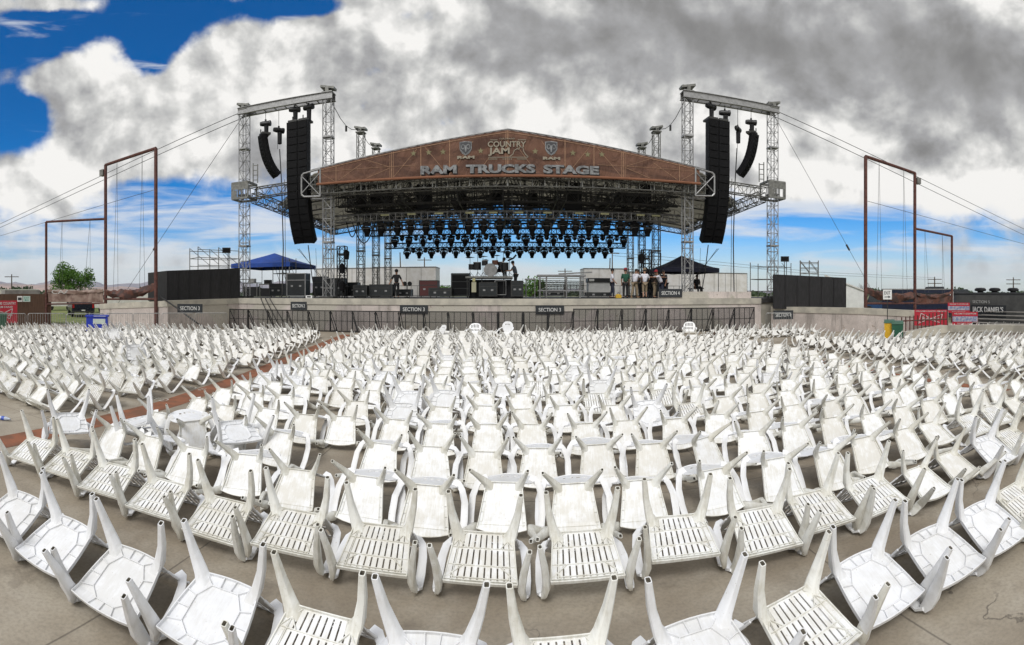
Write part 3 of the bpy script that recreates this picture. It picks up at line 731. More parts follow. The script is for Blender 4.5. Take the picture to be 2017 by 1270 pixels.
for i in range(nbk):
    x = xa+(xb-xa)*(i+.5)/nbk; y = YF-1.3+math.sin(i*1.7)*.05
    r_ = thing('stage_barricade', f'black mesh stage barricade panel, {ordn(i+1)} from the left before the stage wall', 'barricade', (x, y, 0), math.sin(i*2.3)*.03, 'black barricade panels before the stage')
    r_.scale = ((xb-xa)/nbk/w, 1, 1 if i < 15 else 1.12)
    for nm, me, mt in BK:
        o = bpy.data.objects.new(nm, me); COL.objects.link(o); o.parent = r_

# ------------------------------------------------------------------ steel towers, roof
XC = -.25; YT = 27.5; TXI, TXO = 10.15, 15.75; TZ = 13.2
def tower_part(t, x, y, z1, name='tower', w=.5, m=ALU):
    a = MB(); truss(a, (x, y, DK+.02), (x, y, z1), w, w, .034, .018, n=int((z1-DK)/.55), up=(0,1,0))
    for z in (z1*.38, z1*.62, z1*.84): a.box((x, y, z), (w+.08, w+.08, .09))
    o = a.build(name, m, t)
    b = MB(); b.box((x, y, DK+.06), (w+.35, w+.35, .1)); b.build('base_plate', DARKM, o)
    return o
def head(t, x, y, z, sx):
    a = MB(); a.box((x, y-.2, z+.14), (.2, .14, .26)); a.box((x, y+.2, z+.14), (.2, .14, .26)); a.bar((x-sx*.42, y, z+.22), (x+sx*.42, y, z+.42), .5, .12); a.box((x, y, z+.02), (.62, .62, .07))
    a.tube((x-.3, y, z+.30), (x+.3, y, z+.30), .12, 10)
    return a.build('tower_head', ALU2, t)
for sx, side in ((-1, 'left'), (1, 'right')):
    xi, xo = XC+sx*TXI, XC+sx*TXO
    t = thing('speaker_gantry', f'silver truss gantry of two towers and a top beam {side} of the stage roof', 'truss gantry', ((xi+xo)/2, YT, DK))
    tower_part(t, xi, YT, TZ); tower_part(t, xo, YT, TZ)
    head(t, xi, YT, TZ+.42, sx); head(t, xo, YT, TZ+.32, sx)
    b = MB()
    for dy in (-.27, .27):
        for zz, ww in ((TZ+.02, .17), (TZ+.40, .17)): b.bb(xi+sx*-.35, xo+sx*.35, YT+dy-ww/2, YT+dy+ww/2, zz, zz+.025)
        b.bb(xi+sx*-.33, xo+sx*.33, YT+dy-.012, YT+dy+.012, TZ+.045, TZ+.40)
    for k in range(9):
        x = xi+(xo-xi)*k/8; b.bb(x-.02, x+.02, YT-.26, YT+.26, TZ+.06, TZ+.12)
    b.build('top_beam', ALU, t)
    # sleeve block riding on the outer tower, with its ladder frame
    s = MB(); z0, z1 = hz(393, 31.8), hz(363, 31.8); hw = .56
    for cx in (-hw, hw):
        for cy in (-hw, hw): s.bar((xo+cx, YT+cy, z0), (xo+cx, YT+cy, z1), .09)
    for z in (z0, z1):
        for c in (-hw, hw): s.bar((xo-hw, YT+c, z), (xo+hw, YT+c, z), .12); s.bar((xo+c, YT-hw, z), (xo+c, YT+hw, z), .12)
    s.bb(xo-hw, xo+hw, YT-hw-.05, YT-hw-.02, z1-.42, z1-.02); s.bb(xo-hw, xo-.2, YT-hw-.05, YT-hw-.02, z0, z1-.45)
    for k in range(4): s.bar((xo-hw+.28*k+.15, YT-hw-.02, z0), (xo-hw+.28*k+.15, YT-hw-.02, z1-.42), .05)
    s.build('sleeve_block', ALU2, t)
    l = MB(); lx = xo-sx*.62
    l.bar((lx, YT, z1), (lx, YT, z1+1.25), .05); l.bar((lx-sx*.32, YT, z1), (lx-sx*.32, YT, z1+1.15), .05)
    for k in range(4): l.bar((lx, YT, z1+.3*k+.2), (lx-sx*.32, YT, z1+.3*k+.18), .04)
    l.build('ladder_frame', ALU2, t)
    # rear roof towers and the cable running from top to top
    for k, (yy, nm) in enumerate(((33.9, 'nearest'), (37.9, 'middle'), (41.7, 'rearmost'))):
        r_ = thing('roof_tower', f'{nm} of the three grey lattice towers rising behind the roof, {side} side', 'tower', (xi, yy, DK))
        tower_part(r_, xi, yy, TZ, 'lattice', .46, ALU2); head(r_, xi, yy, TZ+.05, sx)
    c = MB(); ys = [YT, 33.9, 37.9, 41.7]
    for a_, b_ in zip(ys, ys[1:]):
        pts = [(xi, a_+(b_-a_)*k/6, TZ+.35-.8*math.sin(math.pi*k/6)*(b_-a_)/6.4) for k in range(7)]; c.path(pts, .022, 4)
    c.tube((xi, (YT+33.9)/2, TZ-.45), (xi, (YT+33.9)/2, TZ-.8), .07, 6)
    tag(c.build('tower_cable', CABLE), f'black cable sagging between the tops of the {side} roof towers', 'cable')

RF = thing('stage_roof', 'wide gabled stage roof of silver trusses under a grey skin', 'stage roof', (XC, 33, 8))
YB = 26.8; XL, XR = XC-10.95, XC+11.05; ZP, ZE, ZB = 10.68, 9.05, 8.30
def ztop(x): return ZP-(ZP-ZE)*abs(x-XC)/11.0
# roof skin, falling to the back, with wings
rid_f, rid_r = Vector((XC, YB+.25, ZP-.12)), Vector((XC, 40.0, 9.35))
for sx in (-1, 1):
    A = [rid_f, Vector((XC+sx*10.9, YB+.3, ZE-.12)), Vector((XC+sx*14.9, 31.0, 8.15)), Vector((XC+sx*14.0, 39.2, 7.35)), rid_r]
    mid = Vector((XC+sx*6, 40, 8.55))
    A = A[:4]+[mid]+A[4:]
    m_ = MB(); m_.prism(A, (0, 0, .05)); skn = m_.build('roof_skin', MEMB, RF)
    rb_ = MB()
    for k in range(1, 7):
        t_ = k/7; p = A[0].lerp(A[5], t_)-Vector((0,0,.03)); q = A[1].lerp(A[2], min(1, t_*2)) if t_ < .5 else A[2].lerp(A[3], (t_-.5)*2); q = q-Vector((0,0,.03))
        truss(rb_, p-Vector((0,0,.22)), q-Vector((0,0,.22)), .25, .4, .02, .012, n=16)
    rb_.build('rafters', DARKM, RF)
    e = MB(); truss(e, A[1]-Vector((0,0,.35)), A[2]-Vector((0,0,.3)), .4, .5, .03, .018); truss(e, A[2]-Vector((0,0,.25)), A[3]-Vector((0,0,.25)), .4, .45, .03, .018); truss(e, A[3]-Vector((0,0,.25)), Vector((XC, 39.9, 9.1)), .35, .4, .025, .016)
    e.build('eave_truss', ALU2, RF)
    # trusses from the outer tower's sleeve to the roof
    g = MB(); so_ = (XC+sx*(TXO-.6), YT, 8.25)
    truss(g, so_, (XC+sx*(TXI+.2), YT, 8.45), .5, .6, .035, .02, n=9); truss(g, (so_[0], so_[1]+.3, so_[2]-.2), A[3]-Vector((0,0,.1)), .55, .6, .035, .02, n=22)
    g.build('side_truss', ALU2, RF)
    # open box frame at the front corner
    k_ = MB(); x0, x1 = XC+sx*10.35, XC+sx*11.5
    for yy in (YB-.1, YB+.75):
        k_.path([(x0, yy, 7.55), (x0, yy, 9.1), (x1-sx*.1, yy, 8.92), (x1, yy, 8.75), (x1, yy, 7.75), (x1-sx*.15, yy, 7.6), (x0, yy, 7.55)], .05, 6); k_.tube((x0, yy, 7.6), (x1, yy, 8.8), .03, 5); k_.tube((x0, yy, 8.9), (x1, yy, 7.8), .03, 5)
    for z in (7.7, 8.85): k_.tube((x1, YB-.1, z), (x1, YB+.75, z), .04, 5); k_.tube((x0, YB-.1, z), (x0, YB+.75, z), .04, 5)
    k_.build('corner_frame', ALU, RF)
# front truss, deep inner trusses, fore-and-aft trusses
ft_ = MB(); truss(ft_, (XL, YB+.55, 8.02), (XR, YB+.55, 8.02), .75, .55, .038, .02, n=34)
for x in range(-10, 11, 2): ft_.bar((XC+x, YB+.12, 7.75), (XC+x, YB+.12, ztop(XC+x)), .05)
ft_.build('front_truss', ALU2, RF)
et = MB()
for sx in (-1, 1):
    for k in range(24):
        x = XC+sx*k*.457; x2 = XC+sx*(k+1)*.457
        et.tube((x, YB-.02, ztop(x)+.05), (x2, YB-.02, ztop(x2)+.05), .035, 5); et.tube((x, YB+.4, ztop(x)+.12), (x2, YB+.4, ztop(x2)+.12), .035, 5)
        et.tube((x, YB-.02, ztop(x)+.05), (x2, YB+.4, ztop(x2)+.12), .016, 4)
et.build('ridge_rail', ALU, RF)
for i, yy in enumerate((28.6, 30.3, 32.2, 34.3, 36.6, 38.9)):
    a = MB(); zb = 7.22-.03*i; n = 20 if i < 3 else 14
    for k in range(n):
        x0 = XC-10+20*k/n; x1 = XC-10+20*(k+1)/n
        def zt(x): 
            f_ = (yy-YB)/13.2; return (ZP-1.3*f_)-.5-((ZP-1.3*f_)-(ZE-1.0*f_))*abs(x-XC)/11
        for dy in (-.2, .2):
            a.tube((x0, yy+dy, zb), (x1, yy+dy, zb), .04, 4); a.tube((x0, yy+dy, zt(x0)), (x1, yy+dy, zt(x1)), .035, 4)
            a.tube((x0, yy+dy, zb+.55), (x1, yy+dy, zb+.55), .03, 4)
            if k % 2: a.tube((x0, yy+dy, zb), (x1, yy+dy, zt(x1)), .022, 4)
            else: a.tube((x0, yy+dy, zt(x0)), (x1, yy+dy, zb), .022, 4)
            a.tube((x0, yy+dy, zb), (x0, yy+dy, zt(x0)), .025, 4)
            a.tube((x0, yy+dy, zb), ((x0+x1)/2, yy+dy, zb+.55), .016, 3); a.tube(((x0+x1)/2, yy+dy, zb+.55), (x1, yy+dy, zb), .016, 3)
        a.tube((x0, yy-.2, zb), (x1, yy+.2, zb), .016, 3)
    a.build('cross_truss', DARKM, RF)
fa = MB()
for x in (-9.2, -6.1, -3.0, 0, 3.0, 6.1, 9.2):
    truss(fa, (XC+x, YB+.9, 7.5), (XC+x, 39, 7.3), .5, .55, .035, .018, n=18)
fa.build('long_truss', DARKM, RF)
for i, (x, yy, w_, h_) in enumerate(((-5.0, 30.0, .9, 1.5), (3.9, 30.0, 1.0, 1.6), (-8.8, 29.4, .6, 1.2), (-.6, 31, .7, .9), (8.2, 29.5, .7, 1.3), (-8.0, 31.3, 1.4, .9), (7.6, 31.6, 1.5, .8), (-2.9, 32, .5, 1.1), (1.6, 33, .6, 1.0))):
    tag(MB().bb(XC+x-w_/2, XC+x+w_/2, yy-.05, yy+.3, 8.6-h_, 8.6).build('cable_bag', BLACKC, RF))
# printed brown scrim across the gable
SCR = bpy.data.materials.new('brown_printed_scrim'); SCR.use_nodes = True; nt = SCR.node_tree; nt.nodes.clear()
P = N(nt, 'ShaderNodeNewGeometry').outputs['Position']
big = noise(nt, N(nt, 'ShaderNodeVectorMath', operation='MULTIPLY', inp={0: P, 1: (.28, 1, 1.1)}).outputs[0], 1.0, 6, .62, 1.4)
c = mixc(nt, sstep(nt, big, .40, .62), (.06,.028,.017), (.135,.066,.040))
c = mixc(nt, sstep(nt, noise(nt, P, 1.3, 6, .65, .6), .45, .75, 0, .6), c, (.19,.10,.064))
c = mixc(nt, sstep(nt, noise(nt, P, 60, 2), .3, .7, 0, .35), c, (.10,.04,.028))
bs = N(nt, 'ShaderNodeBsdfPrincipled', inp={'Base Color': c, 'Roughness': .85}); N(nt, 'ShaderNodeOutputMaterial', inp={0: bs.outputs[0]})
wr = noise(nt, N(nt, 'ShaderNodeVectorMath', operation='MULTIPLY', inp={0: P, 1: (1.6, 1, .7)}).outputs[0], 1.0, 4, .5, 1.0)
bw = N(nt, 'ShaderNodeBump', inp={'Strength': .7, 'Distance': .35, 'Height': wr}); nt.links.new(bw.outputs[0], bs.inputs['Normal'])
TRUSSLN = mat('tan_truss_line', (.34,.20,.12), .8, 0, .3, 8)
xs = [XL+.45, XC, XR-.45]
bn_ = thing('stage_banner', 'brown printed gable banner reading RAM TRUCKS STAGE across the roof front', 'banner', (XC, YB, ZB))
MB().prism([(xs[0], YB-.06, ZB), (xs[2], YB-.06, ZB), (xs[2], YB-.06, ztop(xs[2])-.02), (XC, YB-.06, ZP-.02), (xs[0], YB-.06, ztop(xs[0])-.02)], (0, -.02, 0)).build('scrim', SCR, bn_)
sm = MB(); yv = YB-.085  # tan strips laid on the scrim, standing in for trusses showing through it
for x in (-9.4, -6.2, -4.6, -3.05, 0, 3.05, 4.6, 6.2, 9.4):
    sm.bb(XC+x-.018, XC+x+.018, yv-.006, yv, ZB+.02, ztop(XC+x)-.05)
for x in (-6.3, -6.1, -.08, .08, 6.1, 6.3): sm.bb(XC+x-.01, XC+x+.01, yv-.007, yv, ZB+.02, ztop(XC+x)-.06)
for sx in (-1, 1):
    for a_, b_ in (((.2, 1.95), (1.55, .1)), ((3.0, .1), (1.8, 1.8)), ((3.2, .1), (4.4, 1.6)), ((6.1, .05), (4.8, 1.5)), ((6.3, .6), (7.7, 1.1)), ((6.3, .55), (7.7, .05)), ((9.3, .05), (7.9, .9)), ((9.5, .05), (10.3, .55))):
        zz = lambda x, f_: ZB+.03+f_
        sm.bar((XC+sx*a_[0], yv-.004, ZB+min(a_[1], ztop(XC+a_[0])-ZB-.08)), (XC+sx*b_[0], yv-.004, ZB+min(b_[1], ztop(XC+b_[0])-ZB-.08)), .02, .006, up=(0,1,0))
sm.bar((xs[0]+.1, yv-.012, ZB+.62), (XC-4.8, yv-.012, ZB+.62), .008, .016); sm.bar((xs[2]-.1, yv-.012, ZB+.62), (XC+4.8, yv-.012, ZB+.62), .008, .016)
for sx in (-1, 1): sm.bar((XC+sx*10.3, yv-.01, ZE+.0), (XC, yv-.01, ZP-.14), .012, .03)
sm.build('truss_lines', TRUSSLN, bn_)
rl = MB(); rl.tube((XL+.4, YB-.12, ZB-.06), (XR-.4, YB-.12, ZB-.06), .075, 8); rl.build('rolled_hem', mat('rust_hem', (.20,.085,.045), .9), bn_)
DKR = mat('letter_shadow', (.02,.014,.012), .8)
def blk(body, x0px, x1px, ypx, h, mt=CHROME, back=True, off=.05, sh=0):
    xa_, xb_ = XY(x0px, YB), XY(x1px, YB); z = hz(ypx, YB/math.cos(az((x0px+x1px)/2)))
    if back: text(body, DKR, bn_, ((xa_+xb_)/2+.055, YB-.10, z-.05), (R(90),0,0), width=xb_-xa_, height=h*1.04, ext=.006, off=off, name='lettering_shadow')
    return text(body, mt, bn_, ((xa_+xb_)/2, YB-.125, z), (R(90),0,0), width=xb_-xa_, height=h, ext=.012, off=off)
blk('RAM', 829, 900, 335, .46); blk('TRUCKS', 918, 1054, 333, .46); blk('STAGE', 1070, 1179, 335, .46)
CRM = mat('cream_print', (.27,.24,.185), .8)
blk('COUNTRY', 961, 1036, 285, .30, CRM, False, .02); blk('JAM', 962, 1004, 300, .44, CRM, False, .03)
blk('COLORADO', 984, 1014, 274.5, .07, CRM, False, .01)
blk('RAM', 901, 935, 311, .16, CRM, False, .06); blk('RAM', 1069, 1103, 313, .16, CRM, False, .06)
me_ = MB()
mesa = [(1004, 309), (1010, 305), (1013, 297), (1017, 295), (1019, 292), (1021, 296), (1024, 291), (1030, 291), (1031, 298), (1035, 305), (1040, 309), (1039, 311)]
mp = [Vector((XY(x, YB), YB-.10, hz(y, YB/math.cos(az(x))))) for x, y in mesa]
for a_, b_ in zip(mp, mp[1:]): me_.bar(a_, b_, .035, .01, up=(0,1,0))
for y0_, xa_, xb_ in ((310.5, 962, 1040), (314, 962, 980), (314, 1018, 1038), (276.5, 966, 980), (276.5, 1020, 1036)): me_.bar((XY(xa_, YB), YB-.105, hz(y0_, YB)), (XY(xb_, YB), YB-.105, hz(y0_, YB)), .03, .01, up=(0,1,0))
me_.build('mesa_emblem', CRM, bn_)
def star(mb, cx, cz, r, y):
    pts = [(cx+math.sin(math.pi*k/5)*(r if k % 2 == 0 else r*.42), y, cz+math.cos(math.pi*k/5)*(r if k % 2 == 0 else r*.42)) for k in range(10)]
    mb.prism(pts, (0, -.01, 0))
OLV = mat('olive_star_print', (.19,.17,.09), .8)
for px, py in ((815, 303), (845, 301), (873, 300), (947, 298), (1054, 299), (1128, 302), (1157, 305), (1185, 305)):
    sb = MB(); star(sb, XY(px, YB), hz(py, YB/math.cos(az(px))), .17, YB-.09); sb.build('star', OLV, bn_)
for k in range(5): sb = MB(); star(sb, XY(991+k*4, YB), hz(314, YB), .045, YB-.09); sb.build('star', CRM, bn_)

SHB = mat('shield_black', (.03,.03,.035), .5)
for px in (917.5, 1085.5):
    cx = XY(px, YB); cz = hz(293, YB/math.cos(az(px)))
    e = MB(); e.prism([(cx-.33, YB-.09, cz+.34), (cx, YB-.09, cz+.38), (cx+.33, YB-.09, cz+.34), (cx+.32, YB-.09, cz-.06), (cx+.18, YB-.09, cz-.28), (cx, YB-.09, cz-.38), (cx-.18, YB-.09, cz-.28), (cx-.32, YB-.09, cz-.06)], (0, -.012, 0))
    e = e.build('shield_emblem', CHROME, bn_)
    i_ = MB(); i_.prism([(cx-.28, YB-.104, cz+.29), (cx, YB-.104, cz+.33), (cx+.28, YB-.104, cz+.29), (cx+.27, YB-.104, cz-.04), (cx, YB-.104, cz-.31), (cx-.27, YB-.104, cz-.04)], (0, -.006, 0)); i_.build('shield_field', SHB, e)
    h_ = MB()                                   # ram's head: muzzle, brow and two curled horns
    h_.prism([(cx-.07, YB-.112, cz+.16), (cx+.07, YB-.112, cz+.16), (cx+.05, YB-.112, cz-.05), (cx+.03, YB-.112, cz-.20), (cx-.03, YB-.112, cz-.20), (cx-.05, YB-.112, cz-.05)], (0, -.006, 0))
    for sx in (-1, 1):
        pts = [Vector((cx+sx*(.06+.0), YB-.114, cz+.15)), Vector((cx+sx*.15, YB-.114, cz+.21)), Vector((cx+sx*.22, YB-.114, cz+.13)), Vector((cx+sx*.21, YB-.114, cz+.0)), Vector((cx+sx*.13, YB-.114, cz-.05)), Vector((cx+sx*.10, YB-.114, cz+.03))]
        for a_, b_ in zip(pts, pts[1:]): h_.bar(a_, b_, .05, .006, up=(0,1,0))
    h_.build('horned_head', CHROME, e)

# ------------------------------------------------------------------ hanging loudspeakers and hoists
GRIL = mat('speaker_grille', (.006,.006,.007), .7, 0, .5, 90, spec=.15)
CABM = mat('speaker_cabinet_paint', (.007,.007,.008), .6, 0, .3, 20, spec=.15)
def hoist(x, y, z, rz, label, zt):
    t = thing('chain_hoist', label, 'hoist', (x, y, z), rz)
    b = MB(); b.smooth = True
    b.lathe((0, 0, 0), [(.02, -.36), (.12, -.34), (.15, -.20), (.16, 0), (.15, .18), (.17, .22), (.17, .33), (.05, .37)], 14, 'X')
    b.build('motor_body', BLACK, t, world=False)
    g = MB(); g.smooth = True; g.lathe((.05, -.02, -.85), [(.06, 0), (.13, .03), (.14, .6), (.15, .68), (.12, .70)], 12); g.build('chain_bag', BLACKC, t, world=False)
    k = MB(); k.tube((0, 0, .12), (0, 0, zt-z), .016, 4); k.tube((-.08, 0, -.1), (-.08, 0, -1.15), .014, 4); k.box((0, 0, .2), (.1, .06, .12)); k.build('lift_chain', CABLE, t, world=False)
    return t
def array_things(name, label, top, n, hbox, w, d, pitches, yaw, cols=1, part='speaker_cabinet'):
    """a hanging column of cabinets; pitches: tilt of each cabinet in degrees, bottom ones aim down"""
    t = thing(name, label, 'loudspeaker array', top, yaw)
    fr = MB()
    for c in range(cols):
        cx = (c-(cols-1)/2)*(w+.03); fr.box((cx, .15, .08), (w*.9, d*1.3, .12)); fr.bar((cx, -d*.3, .14), (cx, -d*.3, .34), .05); fr.bar((cx, d*.7, .14), (cx, d*.7, .34), .05)
    fr.build('flying_frame', DARKM, t, world=False)
    for c in range(cols):
        cx = (c-(cols-1)/2)*(w+.03); p = Vector((cx, -d/2, 0)); 
        for i in range(n):
            a = R(pitches[i]); dn = Vector((0, math.sin(a), -math.cos(a))); bk = Vector((0, math.cos(a), math.sin(a))); rt = Vector((1, 0, 0))
            tw = (R(7) if c == 0 else R(-7)) if cols > 1 else 0
            def q(x, y, z): return p+rt*(x*math.cos(tw))+bk*(y+x*math.sin(tw)*1.0)+dn*z
            g = .005; b = MB(); hw = w/2
            fpts = [(-hw, 0), (-hw*.12, .05), (hw*.12, .05), (hw, 0), (hw, d*.55), (hw*.8, d), (-hw*.8, d), (-hw, d*.55)]
            T_ = [q(x, y, g) for x, y in fpts]; B_ = [q(x, y+.012, hbox-g) for x, y in fpts]
            b.loft([T_, B_]); 
            o = b.build(part, CABM, t, world=False)
            gr = MB(); gr.add([q(-hw+.02, -.006, g+.02), q(hw-.02, -.006, g+.02), q(hw-.02, -.006, hbox-g-.02), q(-hw+.02, -.006, hbox-g-.02)], [(0,1,2,3)])
            if i % 4 == 1 and cols > 1: gr.box(q(hw*1.0, d*.3, hbox/2), (.02, .1, .04))
            gr.build('grille', GRIL, o, world=False)
            p = p+dn*hbox
    return t
for sx, side in ((-1, 'left'), (1, 'right')):
    cx = XC+sx*11.95; n = 16; hb = .455
    pt = [0]*6+[1, 2, 4, 6, 9, 12, 16, 20, 25, 30]; pt = [v*1.0 for v in pt]
    array_things('line_array', f'huge double black line array hanging beside the {side} end of the roof', (cx, YT-.1, 12.15), n, hb, .66, .62, pt, R(-sx*-4), 2)
    hoist(cx-.35, YT, 13.0, R(20), f'black chain hoist above the outer half of the big {side} line array' if sx < 0 else 'black chain hoist above the inner half of the big right line array', TZ)
    hoist(cx+.55, YT, 12.75+.25*(sx < 0), R(-15), f'black chain hoist above the inner half of the big {side} line array' if sx < 0 else 'black chain hoist above the outer half of the big right line array', TZ)
    cx2 = XC+sx*14.35; n = 12
    pt = [6, 8, 10, 12, 15, 18, 22, 26, 30, 35, 40, 46]
    array_things('side_array', f'small curved black loudspeaker array hanging near the outer {side} tower', (cx2, YT-.2, 11.7), n, .235, .66, .42, pt, R(-sx*-42), 1)
    hoist(cx2-sx*.1, YT, 12.45, R(sx*-10), f'small black hoist directly above the curved {side} array', TZ)
    hoist(cx2-sx*.95, YT+.1, 11.95, R(50), f'small black hoist behind the curved {side} array', TZ)
    c = MB(); bx = cx2-sx*1.0
    c.path([(bx, YT+.1, 10.8), (bx-sx*.1, YT+.2, 8.5), (bx-sx*.15, YT+.3, 5), (bx-sx*.1, YT+.3, 1.9)], .035, 5); c.tube((bx-sx*.2, YT+.4, 9), (bx-sx*.22, YT+.5, 1.9), .02, 4)
    tag(c.build('speaker_cable', CABLE), f'black cable bundle hanging from the curved {side} array to the stage', 'cable')
    c = MB(); c.path([(cx-sx*.1, YT+1.0, 5.0), (cx-sx*.25, YT+1.2, 3.2), (cx-sx*.5, YT+1.2, 1.85)], .03, 5); c.tube((cx+sx*.6, YT+1.0, 4.8), (cx-sx*1.7, YT+2, 1.85), .014, 4); c.tube((cx+sx*.5, YT+1.0, 4.8), (cx-sx*1.4, YT+2, 1.85), .014, 4); c.tube((cx-sx*.6, YT+1.0, 4.8), (cx-sx*.65, YT+1.2, 1.85), .012, 4)
    tag(c.build('tie_cable', CABLE), f'black cables running down from the foot of the big {side} line array', 'cable')

# ------------------------------------------------------------------ lighting trusses and moving heads
def lamp_proto(k):
    """k: 'big', 'mid', 'small' moving-head light hanging from its clamp at the origin"""
    s = {'big': 1.0, 'mid': .80, 'small': .52}[k]
    base = MB(); base.box((0, 0, -.08*s), (.16*s, .1*s, .14*s)); base.loft([[(-.24*s,-.17*s,-.14*s),(.24*s,-.17*s,-.14*s),(.24*s,.17*s,-.14*s),(-.24*s,.17*s,-.14*s)], [(-.27*s,-.2*s,-.2*s),(.27*s,-.2*s,-.2*s),(.27*s,.2*s,-.2*s),(-.27*s,.2*s,-.2*s)], [(-.22*s,-.16*s,-.33*s),(.22*s,-.16*s,-.33*s),(.22*s,.16*s,-.33*s),(-.22*s,.16*s,-.33*s)]])
    yoke = MB(); yoke.lathe((0,0,-.36*s), [(.1*s,-.02),(.1*s,.05)], 10)
    for sx in (-1, 1): yoke.loft([[(sx*(.10)*s,-.06*s,-.34*s),(sx*.30*s,-.06*s,-.36*s),(sx*.30*s,.06*s,-.36*s),(sx*.10*s,.06*s,-.34*s)], [(sx*.25*s,-.07*s,-.46*s),(sx*.33*s,-.07*s,-.46*s),(sx*.33*s,.07*s,-.46*s),(sx*.25*s,.07*s,-.46*s)], [(sx*.25*s,-.07*s,-.70*s),(sx*.31*s,-.05*s,-.72*s),(sx*.31*s,.05*s,-.72*s),(sx*.25*s,.07*s,-.70*s)]])
    hd = MB(); hd.smooth = True
    if k == 'small': hd.lathe((0,0,-.62*s), [(.02*s,-.26*s),(.15*s,-.25*s),(.21*s,-.12*s),(.23*s,.05*s),(.18*s,.2*s),(.04*s,.24*s)], 14)
    else: hd.lathe((0,0,-.68*s), [(.02*s,-.52*s),(.13*s,-.51*s),(.145*s,-.30*s),(.19*s,-.20*s),(.225*s,-.02*s),(.22*s,.12*s),(.16*s,.24*s),(.04*s,.27*s)], 14)
    ring = MB(); ring.lathe((0,0,-.58*s), [(.225*s,.0),(.236*s,.005),(.236*s,.02),(.225*s,.025)], 14)
    return [('base', base.mesh('lamp_base'), BLACK), ('yoke', yoke.mesh('lamp_yoke'), DARKM), ('lamp_head', hd.mesh('lamp_head'), CABM), ('trim_ring', ring.mesh('lamp_ring'), ALU)]
LP = {k: lamp_proto(k) for k in ('big', 'mid', 'small')}
for k in LP:
    for _, me, mt in LP[k]: me.materials.append(mt)
def lamps(k, x, y, z, label, group, tilt=0.0, yaw=0.0, scale=1.0):
    r_ = thing('moving_light', label, 'stage light', (x, y, z), yaw, group)
    for nm, me, mt in LP[k]:
        o = bpy.data.objects.new(nm, me); COL.objects.link(o); o.parent = r_
        if nm in ('lamp_head', 'trim_ring'):
            s = {'big': 1.0, 'mid': .80, 'small': .52}[k]; piv = Vector((0, 0, -.62*s))
            o.matrix_local = Matrix.Translation(piv) @ Matrix.Rotation(tilt, 4, 'X') @ Matrix.Translation(-piv)
    r_.scale = (scale*1.04, scale*1.04, scale*.80)
rl_ = random.Random(5)
def ltruss(Y, x0, x1, z, w, label, m=ALU2):
    a = MB(); truss(a, (XY(x0, Y), Y, z), (XY(x1, Y), Y, z), w, w, .03, .018, n=int((XY(x1,Y)-XY(x0,Y))/w/.9))
    t = thing('lighting_truss', label, 'truss', (XC, Y, z)); a.build('lattice', m, t)
    for k in range(7):
        b = MB(); x = XY(x0, Y)+(XY(x1, Y)-XY(x0, Y))*(k+.5)/7; b.tube((x, Y, z), (x, Y, 7.3), .02, 4); b.build('hanging_wire', WIRE, t)
    return t
YA, ZA = 29.5, 6.62
t = ltruss(YA, 661, 1338, ZA, .42, 'long silver lighting truss over the front row of big stage lights', ALU)
TAPE = mat('pale_yellow_tape', (.48,.47,.27), .8)
for px in (760, 812, 866, 926, 972, 1022, 1078, 1140, 1190, 1260, 1290): MB().box((XY(px, YA), YA-.24, ZA+.1), (.5, .04, .1)).build('gaffer_label', TAPE, t)
pxs = [723, 751, 783, 809, 839, 866, 893, 923, 953, 984, 1017, 1048, 1077, 1108, 1134, 1160, 1193, 1222, 1250, 1276]
for i, px in enumerate(pxs): lamps('big', XY(px, YA), YA, ZA-.20, f'big black stage light, {ordn(i+1)} from the left on the front truss', 'moving lights on the front truss', rl_.uniform(-.15,.1), rl_.uniform(-.6,.6), .98)
YB2, ZB2 = 32.2, 6.0
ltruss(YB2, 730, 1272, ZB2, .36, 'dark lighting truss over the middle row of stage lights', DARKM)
n = 0
for i in range(33):
    px = 778+i*13.8+(9 if i >= 17 else 0)
    if px > 1232: break
    n += 1; big = i % 2 == 0
    lamps('mid' if big else 'small', XY(px, YB2), YB2, ZB2-.17, f'{"larger" if big else "small"} black stage light, {ordn(n)} from the left on the middle truss', 'moving lights on the middle truss', rl_.uniform(-.25,.15), rl_.uniform(-.7,.7), 1.02)
YC, ZC = 34.6, 5.38
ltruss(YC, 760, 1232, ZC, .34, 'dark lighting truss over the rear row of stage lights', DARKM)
n = 0
for i in range(34):
    px = 802+i*12.0+(6 if i >= 16 else 0)
    if px > 1206: break
    n += 1; big = i % 2 == 0
    lamps('mid' if big else 'small', XY(px, YC), YC, ZC-.15, f'{"larger" if big else "small"} black stage light, {ordn(n)} from the left on the rear truss', 'moving lights on the rear truss', rl_.uniform(-.25,.15), rl_.uniform(-.7,.7), 1.0)
c = MB()
for x0, x1, zz, dp in ((-10.0, -9.2, 6.5, 1.0), (-9.6, -8.1, 6.4, 1.3), (-9.2, -8.7, 6.5, .5)):
    pts = [(x0+(x1-x0)*k/8, YA, zz-dp*math.sin(math.pi*k/8)) for k in range(9)]; c.path(pts, .035, 5)
tag(c.build('hanging_cable', CABLE), 'black cable loops drooping from the left end of the silver truss', 'cable')
for i, (px, Y, w) in enumerate(((815, 34.6, .015), (905, 34.6, .02), (997, 34, .015), (1082, 34.6, .015), (1092, 34.6, .015), (1161, 34.6, .02))):
    pass

